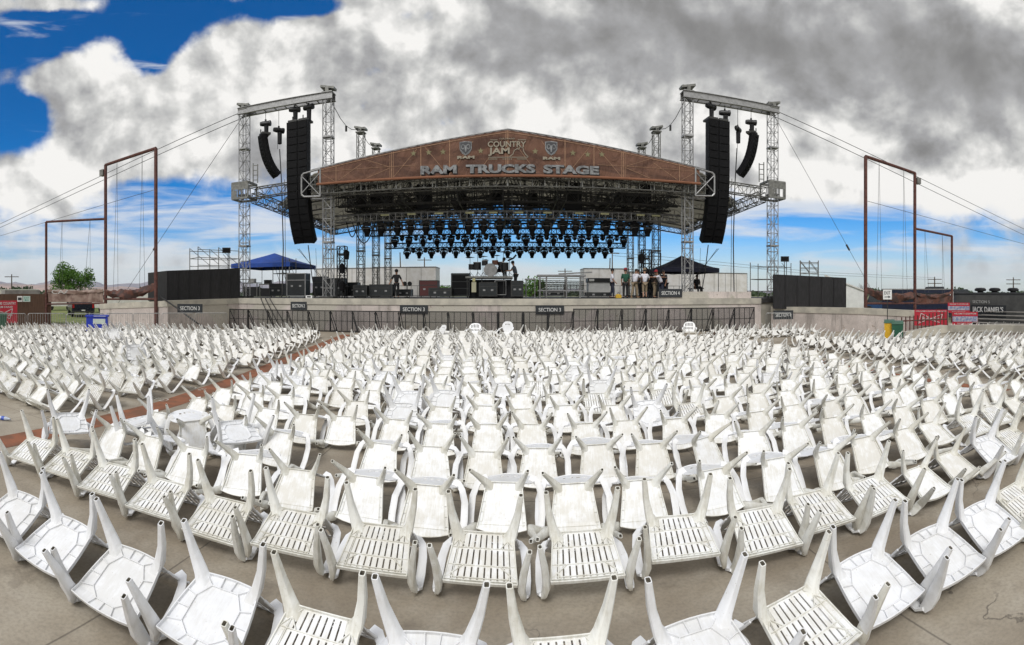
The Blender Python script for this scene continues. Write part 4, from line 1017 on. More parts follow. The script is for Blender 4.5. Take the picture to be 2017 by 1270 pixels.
# ------------------------------------------------------------------ things standing on the stage
def rcase(px, Y, w, h, d=.7, label='', lid=True, name='road_case', z=DK, m=CASE, trim=ALU2, handles=2):
    x = XY(px, Y); t = thing(name, label, 'case', (x, Y, z))
    MB().bb(-w/2+.02, w/2-.02, -d/2+.02, d/2-.02, .12, h-.02).build('body', m, t, world=False)
    e = MB(); r = .02
    for sx in (-1, 1):
        for sy in (-1, 1): e.bar((sx*(w/2-r), sy*(d/2-r), .1), (sx*(w/2-r), sy*(d/2-r), h), .045)
    for zz in (.12, h-.02)+((h*.72,) if lid else ()):
        for s_ in (-1, 1): e.bar((-w/2, s_*(d/2-r), zz), (w/2, s_*(d/2-r), zz), .04); e.bar((s_*(w/2-r), -d/2, zz), (s_*(w/2-r), d/2, zz), .04)
    e.build('edge_trim', trim, t, world=False)
    for k in range(handles):
        hx = -w*.22+w*.44*k/max(1, handles-1); MB().bb(hx-.07, hx+.07, -d/2-.005, -d/2+.02, h*.45, h*.45+.1).build('handle', ALU, t, world=False)
    for sx in (-1, 1): c_ = MB(); c_.lathe((sx*(w/2-.12), -d/2+.12, .055), [(.01,-.02),(.052,-.02),(.052,.02),(.01,.02)], 10, 'X'); c_.build('caster', BLACK, t, world=False)
    return t
RC = [(588, 29.5, 1.30, 1.55, .8, 'large dark wardrobe case with silver edges right of the blue tent'), (548, 31, 1.0, .95, .8, 'low dark case under the blue tent'),
      (664, 30.5, 1.1, 1.25, .7, 'black road case right of the left front tower'), (690, 31.5, 1.2, 1.0, .7, 'black road case below the left light tower'), (712, 30.6, .9, .8, .7, 'short black case left of the lattice tower'),
      (632, 31.5, .9, 1.4, .7, 'tall black case behind the left front tower'), (753, 31, 1.5, .85, .8, 'wide low black case beside the man in the hat'), (797, 32.5, 1.0, .55, .7, 'low black case right of the man in the hat'),
      (846, 31.6, 1.2, 1.1, .8, 'dark red road case in front of the white trailer end'), (868, 30.6, 1.4, .62, .7, 'low black monitor case left of the black cabinet stack'),
      (1019, 30.8, .72, 1.05, .7, 'black case in front of the man in grey'), (962, 30.9, 1.1, .95, .7, 'black case below the drum platform'),
      (1178, 31.4, 1.6, .35, .8, 'flat black case on the deck before the white panel'), (1090, 32.4, 1.3, .5, .8, 'low blue-black case under the silver platforms')]
for px, Y, w, h, d, lab in RC: rcase(px, Y, w, h, d, lab, m=mat('dark_red_laminate', (.075,.012,.012), .5) if 'red road' in lab else CASE, trim=ALU if 'silver' in lab else DARKM)
w_ = rcase(908, 31.4, 1.15, 1.52, .8, 'tall black amplifier cabinet stack left of the drum platform', handles=0, trim=BLACK)
for zz in (.2, .62, 1.04): MB().bb(-.5, .5, -.42, -.40, zz, zz+.36).build('grille', GRIL, w_, world=False)
for z_ in (.5,): pass
tx = MB(); tx.bb(-.25, .25, -.415, -.41, 1.25, 1.4)
# silver floor box
t = thing('floor_box', 'small pale box on the stage edge left of the front tower', 'box', (XY(610, 27.4), 27.4, DK))
MB().bb(-.2, .2, -.12, .12, 0, .16).build('shell', WHITEP, t, world=False); MB().bb(-.12, .12, -.125, -.12, .04, .12).build('socket_plate', BLACK, t, world=False)
# light towers either side
for px, side, top in ((674, 'left', 485), (1273, 'right', 492)):
    Y = 30.2; x = XY(px, Y); zt = hz(top, Y/math.cos(az(px))); sgn = 1 if side == 'left' else -1
    t = thing('light_tower', f'black scaffold tower with side lights, {side} side of the stage', 'light tower', (x, Y, DK))
    a = MB(); truss(a, (x, Y, DK), (x, Y, zt), .5, .5, .04, .02, n=7); a.build('lattice', BLACK, t)
    for k, zz in enumerate((zt-.55, zt-1.4, DK+.75)):
        b = MB(); b.smooth = True; b.lathe((x+sgn*(.38 if k == 0 else .1), Y-.3, zz), [(.02,-.32),(.16,-.30),(.19,0),(.2,.16),(.06,.3)], 12); o = b.build('lamp', CABM, t)
        MB().bb(x+sgn*.1-.28, x+sgn*.1+.28, Y-.2, Y-.1, zz-.06, zz+.06).build('lamp_bracket', BLACK, o)
    a = MB(); a.tube((x-sgn*.25, Y, zt-.15), (x-sgn*.95, Y, zt-.2), .03, 5); a.tube((x-sgn*.95, Y, zt-.2), (x-sgn*.9, Y, DK), .02, 5); a.build('outrigger', BLACK, t)
# drum platform with the kit
Yd = 32.0; zd = hz(545, 32.1)
t = thing('drum_platform', 'high black platform carrying the drum kit at centre stage', 'platform', (XY(963, Yd), Yd, DK))
xa, xb = XY(920, Yd), XY(1010, Yd)
MB().bb(xa, xb, Yd-1.1, Yd+1.3, zd-.12, zd).build('platform_top', ALU2, t)
b = MB(); b.bb(xa+.15, xb-.1, Yd-.6, Yd+1.2, DK, zd-.2); b.build('skirt', BLACKC, t)
for x in (xa+.1, xa+1.0, xb-.55, xb-.1): MB().tube((x, Yd-1.0, DK), (x, Yd-1.0, zd-.12), .035, 6).build('leg', DARKM, t)
fr = MB(); fx0, fx1 = XY(976, Yd), XY(997, Yd); fr.path([(fx0, Yd-1.08, DK+.9), (fx0, Yd-1.08, zd-.28), (fx1, Yd-1.08, zd-.28), (fx1, Yd-1.08, DK+.2), (fx0+.1, Yd-1.08, DK+.2)], .025, 5)
fr.build('pale_tube_frame', ALU, t)
for px, w2, h2, cc in ((936, .28, .62, (.40,.38,.26)), (936, .16, .2, (.45,.42,.2))):
    z0 = DK+.35 if h2 > .3 else DK+1.0
    MB().bb(XY(px, Yd)-w2/2, XY(px, Yd)+w2/2, Yd-1.12, Yd-1.07, z0, z0+h2).build('pale_panel', mat('pale_panel', cc, .7), t)
# kit
DRW = mat('drum_head_white', (.72,.72,.74), .5); CYM = mat('cymbal_bronze', (.03,.028,.022), .4, .8); SHELL = mat('drum_shell', (.16,.05,.025), .4, 0, .3, 5)
k = thing('drum_kit', 'drum kit with white-faced bass drum and dark cymbals on the platform', 'drum kit', (XY(967, Yd), Yd-.3, zd))
k.scale = (1.12, 1.0, 1.1)
kx = 0
b = MB(); b.smooth = True; b.lathe((0, -.55, .36), [(.02,0),(.35,0),(.36,.02),(.36,.5),(.02,.5)], 22, 'Y'); bd = b.build('bass_drum', BLACK, k, world=False)
b = MB(); b.lathe((0, -.575, .36), [(.01,.0),(.325,.0),(.325,.012),(.01,.012)], 24, 'Y'); b.build('drum_head', DRW, bd, world=False)
b = MB(); b.lathe((0, -.585, .36), [(.325,.0),(.365,.0),(.365,.04),(.325,.04)], 24, 'Y'); b.build('hoop', ALU, bd, world=False)
text('PHEONIX', SIGNB, bd, (0, -.585, .37), (R(90), 0, 0), width=.5, height=.06, ext=.002, world=False) if False else None
for x, y, z, r, h in ((-.32, -.2, .62, .17, .26), (.25, -.2, .66, .17, .24), (-.75, -.1, .38, .22, .42), (.78, 0, .36, .22, .42), (-1.05, .1, .40, .2, .3), (.55, -.05, .62, .15, .2)):
    b = MB(); b.smooth = True; b.lathe((x, y, z), [(.02,0),(r,0),(r,h),(.02,h)], 16); o = b.build('drum', SHELL if x == .25 else BLACK, k, world=False)
    b = MB(); b.lathe((x, y, z+h), [(.01,0),(r+.008,0),(r+.008,.02),(.01,.022)], 16); b.build('drum_skin', DRW, o, world=False)
for x, y, z, r in ((-1.15, -.1, 1.08, .26), (-.72, -.2, 1.32, .24), (-.42, -.3, 1.12, .27), (-.28, -.1, .93, .20), (.72, -.2, 1.38, .28), (.35, -.1, 1.18, .2), (1.05, 0, 1.05, .2)):
    b = MB(); b.tube((x, y, 0), (x, y, z), .014, 5); 
    for q_ in range(3): b.tube((x, y, .25), (x+.22*math.cos(q_*2.1), y+.22*math.sin(q_*2.1), 0), .01, 4)
    o = b.build('cymbal_stand', DARKM, k, world=False)
    b = MB(); b.smooth = True; b.lathe((x, y, z), [(.0,.05),(.04,.045),(r,0),(r,-.006),(.03,.03)], 20); b.build('cymbal', CYM, o, world=False)
b = MB(); b.path([(.95, -.1, .9), (1.25, -.15, 1.02), (1.42, -.2, 1.22)], .05, 6); b.build('floor_tom_arm', BLACK, k, world=False)
# silver rolling platforms
t = thing('rolling_platform', 'long silver framed staging table right of the drum platform', 'staging table', (XY(1100, 31.5), 31.5, DK))
x0, x1 = XY(1058, 31.5), XY(1152, 31.5); zt = hz(545, 31.6)
MB().bb(x0, x1, 31, 32.2, zt, zt+.12).build('table_top', ALU, t)
for i, x in enumerate((x0+.15, x0+.55, (x0+x1)/2+.3, x1-.35)): a = MB(); a.tube((x, 31.1, DK), (x, 31.1, zt), .05, 6); a.tube((x, 32.1, DK), (x, 31.1, zt-.3), .02, 4); a.build('leg', ALU, t)
a = MB(); a.bar((x0, 31.1, DK+.45), (x1, 31.1, DK+.45), .06); a.bar((x0+.2, 31.1, DK+.5), (x0+1.4, 31.1, zt-.2), .03); a.bar((x0, 31.1, zt-.12), (x1, 31.1, zt-.12), .05); a.bar((x0+1.3, 31.15, zt+.16), (x1+.4, 31.15, zt+.28), .09, .09); a.build('rail', ALU, t)
t = thing('rolling_platform', 'small silver framed table between the grey-shirted man and the long table', 'staging table', (XY(1044, 31.5), 31.5, DK))
x0, x1 = XY(1034, 31.4), XY(1055, 31.4); zt2 = hz(551, 31.4)
MB().bb(x0, x1, 31, 32, zt2, zt2+.07).build('table_top', ALU, t)
for x in (x0+.06, x1-.06): MB().tube((x, 31.1, DK), (x, 31.1, zt2), .035, 6).build('leg', ALU, t)
t = thing('white_panel_case', 'white-fronted case with black top left of the walking man in white', 'case', (XY(1180, 33), 33, DK))
xw0, xw1 = XY(1158, 33), XY(1200, 33)
MB().bb(xw0, xw1, 32.7, 33.6, DK+.1, DK+1.0).build('front_panel', WHITEP, t); MB().bb(xw0-.05, xw1+.05, 32.6, 33.7, DK+1.0, DK+1.28).build('lid', BLACK, t); MB().bb(xw0+.02, xw0+.35, 32.58, 32.6, DK+1.08, DK+1.22).build('paper_label', WHITEP, t)
# heap of dark trussing stored under the long table
a = MB()
for q_ in range(7): truss(a, (XY(1060, 33.2), 33.0+.1*q_, DK+.2+.15*q_), (XY(1150, 33.2), 33.4, DK+.25+.13*q_), .12, .12, .016, .01, n=14)
t = thing('truss_stack', 'stack of dark dismantled trusses lying behind the long silver table', 'truss stack', (XY(1105, 33.2), 33.2, DK)); a.build('lattice', ALU2, t)
# fan / microphone
t = thing('floor_fan', 'black fan on a short stand before the white trailer', 'fan', (XY(792+10, 33), 33, DK))
a = MB(); a.tube((0,0,0), (0,0,.85), .03, 6); a.box((0,0,.02), (.3,.3,.04)); a.build('stand', BLACK, t, world=False)
for sx in (-1, 1): a = MB(); a.smooth = True; a.lathe((sx*.17, -.05, .92), [(.01,0),(.15,0),(.16,.05),(.15,.12),(.01,.12)], 12, 'Y'); a.build('fan_head', BLACK, t, world=False)
# thin rear railing
a = MB()
for i in range(60): a.tube((-17+i*.55, 43.5, DK), (-17+i*.55, 43.5, DK+.95), .014, 4)
a.tube((-17, 43.5, DK+.95), (16, 43.5, DK+.95), .02, 5); a.tube((-17, 43.5, DK+.1), (16, 43.5, DK+.1), .02, 5)
t = thing('stage_railing', 'thin dark railing along the rear edge of the stage', 'railing', (0, 43.5, DK)); a.build('rails', DARKM, t)

# ------------------------------------------------------------------ tents on the stage wings
def canopy(px, py_top, py_eave, x0px, x1px, Y, m, label, zleg, bow=.0):
    x0, x1 = XY(x0px, Y), XY(x1px, Y); xc = XY(px, Y); dd = Y/math.cos(az(px)); zt, ze = hz(py_top, dd), hz(py_eave, dd)
    hw = (x1-x0)/2; t = thing('canopy_tent', label, 'tent', (xc, Y+hw, zleg))
    b = MB(); n = 7; secs = []
    for i in range(n):
        f_ = i/(n-1); s_ = hw*(1-f_); z = ze+(zt-ze)*(f_**(1.0+bow))
        if i == n-1: s_ = .02
        secs.append([((x0+x1)/2+a*s_, Y+hw+b_*s_, z) for a, b_ in ((-1,-1),(1,-1),(1,1),(-1,1))])
    vh = .28
    secs = [[(p[0], p[1], p[2]-vh) for p in secs[0]]]+secs
    b.loft(secs, cap=False); cn = b.build('canopy', m, t)
    for sx in (-1, 1):
        for sy in (-1, 1): a = MB(); a.tube(((x0+x1)/2+sx*(hw-.05), Y+hw+sy*(hw-.05), zleg), ((x0+x1)/2+sx*(hw-.05), Y+hw+sy*(hw-.05), ze), .025, 5); a.build('leg', ALU if m is BLUE else DARKM, t)
    for sy in (-1, 1): a = MB(); a.bar(((x0+x1)/2-hw, Y+hw+sy*hw*.97, ze-.02), ((x0+x1)/2, Y+hw+sy*hw*.97, ze-.32), .025); a.bar(((x0+x1)/2+hw, Y+hw+sy*hw*.97, ze-.02), ((x0+x1)/2, Y+hw+sy*hw*.97, ze-.32), .025); a.build('truss_bar', ALU2, t)
    return t
canopy(512, 494, 518, 455, 571, 30.6, BLUE, 'blue pitched pop-up tent behind the left outer tower', DK, .15)
canopy(1363, 499, 527, 1305, 1417, 31.0, NAVY, 'dark navy pop-up tent behind the right front tower', DK, .35)
# clutter under the blue tent
for px, w, h, lab in ((497, 1.2, 1.0, 'dark workbench under the left half of the blue tent'), (528, 1.1, .9, 'dark workbench under the right half of the blue tent')):
    t = thing('workbench', lab, 'workbench', (XY(px, 32), 32, DK))
    MB().bb(-w/2, w/2, -.35, .35, h, h+.06).build('bench_top', ALU2, t, world=False); MB().bb(-w/2+.1, w/2-.1, -.3, .3, .05, h-.25).build('storage_box', BLACK, t, world=False)
    for sx in (-1, 1): MB().bar((sx*(w/2-.05), -.3, 0), (sx*(w/2-.05), -.3, h), .05).build('leg', ALU2, t, world=False)
    a = MB(); a.box((0, 0, h+.2), (.5, .3, .28)); a.build('tool_box', WHITEP if px < 510 else BLACK, t, world=False)

# ------------------------------------------------------------------ black plywood huts on the side walls with scaffolds and searchlights
PLY = mat('black_plywood', (.013,.012,.014), .75, 0, .5, 2.5, col2=(.005,.005,.005), stretch=(6,6,1))
def hut(pA, pB, z0, zA, zB, label, depth=3.2):
    A, B = Vector((pA.x, pA.y, 0)), Vector((pB.x, pB.y, 0)); n = (B-A).cross(Vector((0,0,1))).normalized()
    if n.y < 0: n = -n
    k = n*depth; t = thing('plywood_hut', label, 'hut', (A.x, A.y, z0))
    Z = lambda v, z: Vector((v.x, v.y, z))
    b = MB(); b.add([Z(A,z0), Z(B,z0), Z(B,zB), Z(A,zA), Z(A+k,z0), Z(B+k,z0), Z(B+k,zB), Z(A+k,zA)], [(0,1,2,3),(7,6,5,4),(0,3,7,4),(1,5,6,2),(3,2,6,7),(0,4,5,1)]); b.build('wall', PLY, t)
    c = MB(); L = (B-A).length; m = int(L/.6)
    for i in range(m+1):
        p = A.lerp(B, i/m)-n*.02; zz = zA+(zB-zA)*i/m; c.bar(Z(p, z0+.05), Z(p, zz-.02), .035, .03)
    c.build('batten', PLY, t); return t
a, b = gp(329, 28.9), gp(472, 31.0)
hut(a, b, 1.60, hz(533, 28.9), hz(528, 31.0), 'long black plywood hut on the wall left of the stage')
a, b = gp(1523, 28.9), gp(1666, 28.6)
hut(a, b, 1.18, hz(540, 28.9), hz(547, 28.6), 'long black plywood hut on the wall right of the stage')
def scaffold(px0, px1, d0, d1, z0, z1, label, diag=True, far=False):
    A, B = gp(px0, d0), gp(px1, d1); L = (B-A).length; t = thing('scaffold', label, 'scaffold', (A.x, A.y, z0))
    n = (B-A).cross(Vector((0,0,1))).normalized(); n = n if n.y > 0 else -n; a = MB(); m = max(2, int(L/1.5))
    for r_ in (0, 1.4):
        for i in range(m+1):
            p = A.lerp(B, i/m)+n*r_; a.tube((p.x, p.y, z0), (p.x, p.y, z1), .028, 5)
        for zz in (z0+.35*(z1-z0), z0+.62*(z1-z0), z0+.9*(z1-z0)):
            p, q = A+n*r_, B+n*r_; a.tube((p.x, p.y, zz), (q.x, q.y, zz), .022, 5)
        if diag:
            for i in range(m): p, q = A.lerp(B, i/m)+n*r_, A.lerp(B, (i+1)/m)+n*r_; a.tube((p.x, p.y, z1), (q.x, q.y, z0+.4*(z1-z0)), .018, 4)
    for i in range(m+1): p = A.lerp(B, i/m); q = p+n*1.4; a.tube((p.x, p.y, z0+.62*(z1-z0)), (q.x, q.y, z0+.62*(z1-z0)), .02, 4)
    a.build('tubes', ALU2, t); return t
scaffold(390, 470, 31.8, 33, 3.2, hz(487, 32.3), 'open tube scaffold on top of the left plywood hut')
scaffold(556, 583, 34, 34.5, DK, hz(508, 34), 'tube scaffold standing behind the large wardrobe case')
scaffold(1478, 1545, 33, 32.2, 1.2, hz(516, 32.5), 'open tube scaffold behind the right outer tower', diag=False)
scaffold(1576, 1612, 31, 31, 2.9, hz(513, 31), 'short railing scaffold on top of the right plywood hut')
for px, d, py, side in ((446, 31.6, 493, 'left'), (1546, 31.6, 510, 'right')):
    p = gp(px, d); z = hz(py, d); t = thing('searchlight', f'boxy black searchlight on a pole above the {side} plywood hut', 'searchlight', (p.x, p.y, z), -az(px))
    MB().box((0, 0, 0), (.52, .32, .32)).build('housing', BLACK, t, world=False); MB().box((0, -.165, 0), (.4, .02, .22)).build('lens', GRIL, t, world=False)
    a = MB(); a.tube((.1, 0, -.15), (.1, 0, 3.0-z), .022, 5); a.tube((.1, 0, -.6), (-.2, 0, -.25), .015, 4); a.build('pole', DARKM, t, world=False)

# ------------------------------------------------------------------ red steel goal frames with rolled banners
def tube_thing(t, nm, pts, r, m=REDST, n=8):
    a = MB(); a.path(pts, r, n); return a.build(nm, m, t)
VINYL = mat('brown_vinyl', (.10,.035,.022), .55, 0, .5, 2.2, col2=(.035,.015,.012), lo=.42, hi=.58)
VINYL2 = mat('faded_brown_vinyl', (.26,.19,.155), .6, 0, .4, 2.5, col2=(.15,.09,.07))
def roll(t, A, B, z, r, sag, m, label=None, seed=0):
    rr = random.Random(seed); a = MB(); a.smooth = True; secs = []; K = 26
    for i in range(K+1):
        f_ = i/K; p = Vector(A).lerp(Vector(B), f_); zz = z[0]+(z[1]-z[0])*f_-sag*4*f_*(1-f_); R_ = r*(1+.45*math.sin(math.pi*f_)+.18*rr.uniform(-1, 1))
        sec = []
        for q in range(12):
            an = 2*math.pi*q/12; w_ = R_*(1+.3*math.sin(an*3+i*.5+seed)); d_ = (Vector(B)-Vector(A)).normalized(); nn = d_.cross(Vector((0,0,1)))
            v = Vector((p.x, p.y, zz))+nn*math.cos(an)*w_*.6+Vector((0,0,1))*math.sin(an)*w_; sec.append(v)
        secs.append(sec)
    a.loft(secs); return a.build('rolled_banner', m, t)
def goal(side):
    L = side == 'left'
    if L: pts = [(gp(307, 28.0), hz(292, 28.0)), (gp(208, 31.6), hz(325, 31.6)), (gp(91, 33.4), hz(437, 33.4))]; zlow = hz(431, 31.6)
    else: pts = [(gp(1705, 28.0), hz(308, 28.0)), (gp(1802, 31.8), hz(341, 31.8)), (gp(1875, 35.6), hz(465, 35.6))]; zlow = hz(450, 31.8)
    (A, za), (B, zb), (C, zc) = pts
    t = thing('tall_goal_frame', f'tall rusty red steel frame with rolled brown banner, {side} of the stage', 'steel frame', (A.x, A.y, 0))
    v = lambda p, z: (p.x, p.y, z)
    tube_thing(t, 'post', [v(A, 0), v(A, za)], .10); tube_thing(t, 'post', [v(B, 0), v(B, zb)], .10); tube_thing(t, 'crossbar', [v(A, za), v(B, zb)], .095)
    tube_thing(t, 'lower_rail', [v(A, 1.75 if L else 1.5), v(B, 1.7 if L else 1.45)], .06)
    zr = 2.15 if L else 1.95
    roll(t, v(A, 0), v(B, 0), (zr+.30, zr), .17, .28, VINYL, seed=1 if L else 4)
    mb_ = MB(); mb_.box((B.x-(.25 if L else -.25), B.y, zb-.45), (.32, .3, .38)); mb_.build('winch_box', ALU2, t)
    w_ = MB()
    for f_, s_ in ((.25, -.05), (.25, .05), (.75, -.02), (.75, .08)):
        p = A.lerp(B, f_); q = A.lerp(B, f_+s_); zt = za+(zb-za)*f_; w_.tube((p.x, p.y, zt), (q.x, q.y, zr+.1), .012, 4)
    w_.build('lift_line', WIRE, t)
    t = thing('low_goal_frame', f'lower rusty red steel frame with rolled brown banner, far {side}', 'steel frame', (C.x, C.y, 0))
    tube_thing(t, 'post', [v(C, 0), v(C, zc)], .085); tube_thing(t, 'crossbar', [v(C, zc), v(B, zlow)], .075)
    tube_thing(t, 'lower_rail', [v(B, 1.45 if L else 1.4), v(C, 1.35 if L else 1.4)], .05)
    Bm, Cm = B.lerp(C, .04), B.lerp(C, .97)
    roll(t, v(Bm, 0), v(Cm, 0), (2.25 if L else 2.0, 2.25 if L else 2.1), .09, .12 if L else .2, VINYL2 if L else VINYL, seed=7 if L else 9)
    if L:
        s_ = MB(); K = 16; vs = []
        for i in range(K+1):
            p = Bm.lerp(Cm, i/K); vs += [(p.x, p.y+.05*math.sin(i*1.3), 1.5), (p.x, p.y+.06*math.sin(i*1.3+1), 2.2)]
        s_.add(vs, [(2*i, 2*i+2, 2*i+3, 2*i+1) for i in range(K)]); s_.build('banner_sheet', VINYL2, t)
        pm = Bm.lerp(Cm, .66); text('CAAA', LETTER, t, (pm.x, pm.y-.16, 2.16), (R(90), 0, -az(150)), width=1.6, height=.24, ext=.006)
    else:
        s_ = MB(); K = 12; vs = []
        for i in range(K+1):
            p = Bm.lerp(Cm, i/K); vs += [(p.x, p.y+.06*math.sin(i*1.3), 1.42), (p.x, p.y+.08*math.sin(i*1.3+1), 1.95-.2*math.sin(math.pi*i/K))]
        s_.add(vs, [(2*i, 2*i+2, 2*i+3, 2*i+1) for i in range(K)]); s_.build('banner_sheet', VINYL, t)
    w_ = MB()
    for f_, s_ in ((.25, 0), (.25, .1), (.72, 0), (.72, .06)):
        p = B.lerp(C, f_); q = B.lerp(C, f_+s_); zt = zlow+(zc-zlow)*f_; w_.tube((p.x, p.y, zt), (q.x, q.y, 2.1), .011, 4)
    w_.build('lift_line', WIRE, t)
goal('left'); goal('right')

# guy wires from the outer towers and frames
def wire(a, b, r, label, sag=0.0, m=WIRE, extra=None):
    a, b = Vector(a), Vector(b); pts = [a.lerp(b, k/14)-Vector((0,0,sag*4*(k/14)*(1-k/14))) for k in range(15)]
    w = MB(); w.path(pts, r, 4)
    if extra is not None: p = pts[int(extra)]; d_ = (b-a).normalized(); w.tube(p-d_*.25, p+d_*.25, r*4, 6)
    tag(w.build('guy_wire', m), label, 'guy wire')
for sx, side in ((-1, 'left'), (1, 'right')):
    xo = XC+sx*TXO; px_g = 0 if sx < 0 else 2017
    wire((xo, YT, 13.5), (sx*62, 27.5, 7.0 if sx < 0 else 6.2), .022, f'upper of two long guy wires running {side} from the outer tower top', .5)
    wire((xo, YT, 13.1), (sx*62, 27.0, 6.6 if sx < 0 else 5.4), .022, f'lower of two long guy wires running {side} from the outer tower top', .6, extra=10)
    q = gp(228 if sx < 0 else 1735, 40); wire((xo, YT, 13.3), (q.x, q.y, 1.0), .018, f'slanting guy wire from the {side} outer tower down past the red frame', extra=9)
    a = gp(307 if sx < 0 else 1705, 28); wire((a.x, a.y, hz(373 if sx < 0 else 395, 28)), (sx*55, 21, 5.6 if sx < 0 else 5.0), .013, f'thin faint wire crossing behind the red frames on the {side}', .3)
    q = gp(505 if sx < 0 else 1335, 40)
    wire((XC+sx*13.2, 36.5, 7.6), (XC+sx*15.2, 38, DK), .016, f'thin wire down from the {side} roof corner to the deck')
w = MB(); a = gp(352, 26.9); b = gp(315, 28); c = gp(420, 24.6); w.path([(b.x, b.y, 1.9), (a.x, a.y-.3, 1.35), (c.x, c.y, .05)], .04, 6)
tag(w.build('ground_cable', CABLE), 'thick black cable draped over the left wall down to the ground', 'cable')
w = MB(); p1_, p2_ = gp(468, 26.0), gp(460, 27.4)
for o_ in (0, .25, .5): w.path([(p2_.x+o_, YF+.3, 1.8), (p2_.x+o_*1.2, YF-.12, 1.75), (p1_.x+o_*1.8, YF-.3, .1)], .025, 5)
tag(w.build('wall_cable', CABLE), 'bundle of black cables hanging over the left end of the stage wall', 'cable')

# ------------------------------------------------------------------ trailers and vehicles
def trailer(x0, x1, y, ztop, label, w=2.5, z0=.0, body=TRAIL, wheels=True):
    t = thing('semi_trailer', label, 'trailer', ((x0+x1)/2, y, 0))
    MB().bb(x0, x1, y, y+w, 1.2, ztop-.05).build('box_body', body, t)
    e = MB(); e.bb(x0-.02, x1+.02, y-.02, y+w+.02, ztop-.09, ztop); e.bb(x0-.02, x1+.02, y-.02, y+w+.02, 1.12, 1.22)
    k = int((x1-x0)/1.2)
    for i in range(k+1): xx = x0+(x1-x0)*i/k; e.bar((xx, y-.012, 1.2), (xx, y-.012, ztop-.08), .04, .015)
    e.build('frame_rail', ALU2, t)
    for xx in ((x0+1.2, x0+2.3) if wheels else ()):
        b = MB(); b.lathe((xx, y+.05, .5), [(.05,0),(.5,.02),(.5,.28),(.05,.3)], 16, 'Y'); b.build('wheel', BLACK, t)
    return t
trailer(XY(620, 46), XY(740, 46), 46.4, hz(526, 47.5), 'long white trailer behind the stage, leftmost beside the left towers')
trailer(XY(743, 46), XY(858, 46), 46.2, hz(525, 47), 'long white trailer behind the man in the hat')
trailer(XY(1151, 46), XY(1240, 46), 46.3, hz(528, 47), 'white trailer behind the walking man in white')
trailer(XY(1243, 46), XY(1476, 46), 46.5, hz(535, 48.5), 'very long white trailer behind the navy tent')
t = thing('white_shed', 'small white building with pitched roof right of the black plywood hut', 'building', (*gp(1684, 45)[:2], 0), -az(1684))
b = MB(); b.prism([(-2.6, 0, 0), (1.0, 0, 0), (1.0, 0, 2.2), (-2.6, 0, 3.6)], (0, 5, 0)); b.build('wall', WHITEP, t, world=False)
b = MB(); b.prism([(-2.7, -.1, 3.6), (1.2, -.1, 2.12), (1.2, -.1, 2.24), (-2.7, -.1, 3.74)], (0, 5.2, 0)); b.build('roof', TRAIL, t, world=False)
# site trailers at left, behind the pickup
for px, w_, h_, d, lab in ((118, 3.6, 2.0, 62, 'white site trailer behind the dark pickup truck'), (235, 6.5, 1.9, 55, 'white tarpaulin covered load seen over the left wall'), (20, 9, 2.2, 80, 'pale grey house trailer at the far left horizon')):
    p = gp(px, d); t = thing('site_trailer', lab, 'trailer', (p.x, p.y, 0), -az(px))
    MB().bb(-w_/2, w_/2, 0, 2.4, .5, h_+.45).build('body', TRAIL, t, world=False); MB().bb(-w_/2-.05, w_/2+.05, -.05, 2.45, h_+.45, h_+.52).build('roof', WHITEP, t, world=False)
    for xx in (-w_*.25, w_*.2): MB().bb(xx-.3, xx+.3, -.02, 0, 1.4, 1.9).build('window', SIGNB, t, world=False)
    for xx in (-w_*.3, w_*.3): b = MB(); b.lathe((xx, .1, .33), [(.05,0),(.33,.02),(.33,.2),(.05,.22)], 14, 'Y'); b.build('wheel', BLACK, t, world=False)
# pickup truck seen from behind
PAINT = mat('dark_blue_car_paint', (.010,.014,.028), .25, .2, .2, 4); GLASS = mat('dark_glass', (.02,.025,.03), .12); REDL = mat('tail_light_red', (.35,.01,.01), .3)
p = gp(164, 44); t = thing('pickup_truck', 'dark blue pickup truck seen from behind on the grass at left', 'pickup truck', (p.x, p.y, 0), -az(164)+R(6))
b = MB(); b.loft([[(-.98,0,.42),(.98,0,.42),(1.0,0,.8),(.97,0,1.15),(-.97,0,1.15),(-1.0,0,.8)], [(-1.0,3.0,.55),(1.0,3.0,.55),(1.02,3.0,.8),(.98,3.0,1.18),(-.98,3.0,1.18),(-1.02,3.0,.8)], [(-.95,5.5,.6),(.95,5.5,.6),(.97,5.5,.8),(.93,5.5,1.1),(-.93,5.5,1.1),(-.97,5.5,.8)]]); b.build('body', PAINT, t, world=False)
b = MB(); b.loft([[(-.93,1.7,1.15),(.93,1.7,1.15),(.93,4.1,1.15),(-.93,4.1,1.15)], [(-.80,1.95,1.78),(.80,1.95,1.78),(.80,3.4,1.78),(-.80,3.4,1.78)], [(-.7,2.1,1.85),(.7,2.1,1.85),(.7,3.2,1.85),(-.7,3.2,1.85)]]); cb = b.build('cab', PAINT, t, world=False)
b = MB(); b.add([(-.70,1.76,1.25),(.70,1.76,1.25),(.64,1.93,1.68),(-.64,1.93,1.68)], [(0,1,2,3)]); b.build('rear_window', GLASS, cb, world=False)
MB().bb(-.95, .95, -.12, .02, .40, .56).build('bumper', DARKM, t, world=False); MB().bb(-.72, .72, -.015, .0, .72, 1.12).build('tailgate', PAINT, t, world=False); MB().bb(-.16, .16, -.13, -.12, .55, .65).build('number_plate', WHITEP, t, world=False)
